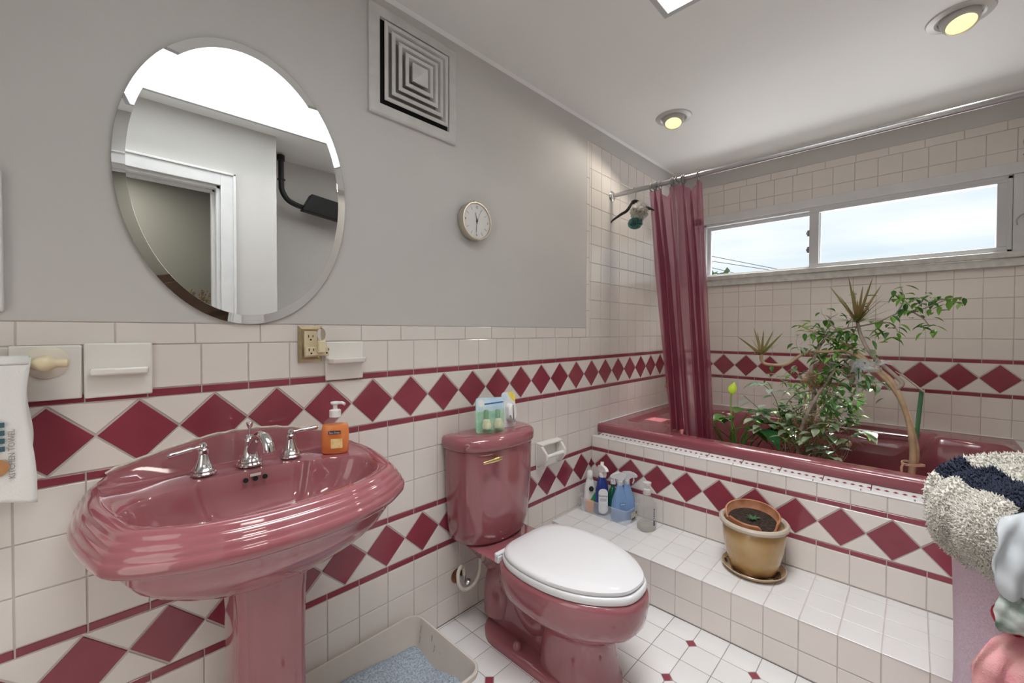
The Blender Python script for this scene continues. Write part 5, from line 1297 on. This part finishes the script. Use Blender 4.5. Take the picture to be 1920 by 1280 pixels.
# hooks and pull cord by the window
hk = thing('wall_hook', 'small peeling hook with cord on the tiles right of the window', 'hook', (XW, -1.80, 2.17))
MB().mat(mat('yellowed plastic', (.60, .52, .36), .5, var=.2, vscale=40)).ball((XW-.004, -1.810, 2.19), .030, 16, (.3, 1, 1)).build('adhesive_pad', hk)
MB().mat(GREYP).tube([(XW-.008, -1.785, 2.12), (XW-.012, -1.80, 2.14), (XW-.010, -1.825, 2.165)], .006, 8).build('hook', hk)
co = MB().mat(mat('grey cord', (.42, .41, .40), .8)).tube([(XW-.012, -1.788, 2.12), (XW-.012, -1.789, 1.93), (XW-.012, -1.790, 1.885), (XW-.012, -1.797, 1.84), (XW-.012, -1.789, 1.80)], .0018, 6, sub=3)
co.tube([(XW-.012, -1.789, 1.82), (XW-.012, -1.775, 1.81), (XW-.012, -1.765, 1.79), (XW-.012, -1.768, 1.765)], .003, 6, sub=4).tube([(XW-.012, -1.789, 1.82), (XW-.012, -1.803, 1.80), (XW-.012, -1.806, 1.775), (XW-.012, -1.800, 1.76)], .003, 6, sub=4)
tag(co.build('pull_cord'), 'thin grey cord knotted beside the window frame', 'cord')

# ------------------------------------------------------------------ seen in the mirror: black pipe in the recess, hallway
PIPEM = mat('matt black pipe', (.004, .005, .006), .4)
pp = thing('black_pipe', 'black pipe with elbow and boxy fitting reflected in the mirror', 'pipe', (.40, -1.75, 2.1))
PY2 = -1.76
b = MB().mat(PIPEM).tube([(.298, PY2, 2.385), (.300, PY2, 2.22), (.305, PY2, 2.16), (.34, PY2, 2.105), (.40, PY2, 2.080), (.47, PY2, 2.070), (.50, PY2, 2.07)], .0175, 16, sub=5)
b.build('pipe', pp)
MB().mat(PIPEM).tube([(.298, PY2, 2.395), (.298, PY2, 2.360)], .024, 16).tube([(.300, PY2, 2.235), (.300, PY2, 2.230)], .025, 16).build('coupling', pp)
b = MB().mat(PIPEM).prism([(.425, PY2-.03, 2.050), (.490, PY2-.03, 2.175), (.735, PY2-.03, 2.150), (.735, PY2-.03, 2.015)], (0, .06, 0)); b.build('housing', pp, bevel=.006)
MB().mat(GREYP).tube([(.735, PY2, 2.083), (.95, PY2, 2.07)], .058, 20).tube([(.93, PY2, 2.05), (.93, YR, 2.05)], .012, 10).build('end_section', pp)
ds = thing('hallway_dresser', 'tall dark dresser in the hallway seen in the mirror', 'dresser', (-.1, -2.75, 0))
WD = mat('dark wood', (.10, .06, .04), .4, var=.2, vscale=6)
MB().mat(WD).box(-.75, .45, -2.89, -2.55, 0, 1.30).build('body', ds, bevel=.005)
for k in range(3): MB().mat(WD).box(-.72, .42, -2.545, -2.535, .12+.38*k, .46+.38*k).build('drawer', ds, bevel=.004)
df = thing('dried_flowers', 'basket of dried flowers reflected in the lower edge of the mirror', 'flower arrangement', (-.05, -2.7, 1.30))
MB().mat(mat('wicker', (.22, .13, .07), .8, bump=1, bscale=90)).lathe([(0, 0), (.07, 0), (.10, .09), (.095, .09), (.06, .01), (0, .01)], (-.03, -2.68, 1.301), n=28).build('basket', df)
b = MB().mat(mat('dry stems', (.28, .20, .11), .9)); rn = random.Random(31)
for k in range(60):
    a = rn.uniform(0, 2*PI); e = rn.uniform(.0, .09); L = rn.uniform(.08, .17); p0 = Vector((-.03+.04*math.cos(a), -2.68+.04*math.sin(a), 1.35)); p1 = p0+Vector((math.cos(a)*e, math.sin(a)*e, L)); b.tube([p0, p1], .0018, 5); b.ball(p1, .007, 8)
b.build('stems', df)
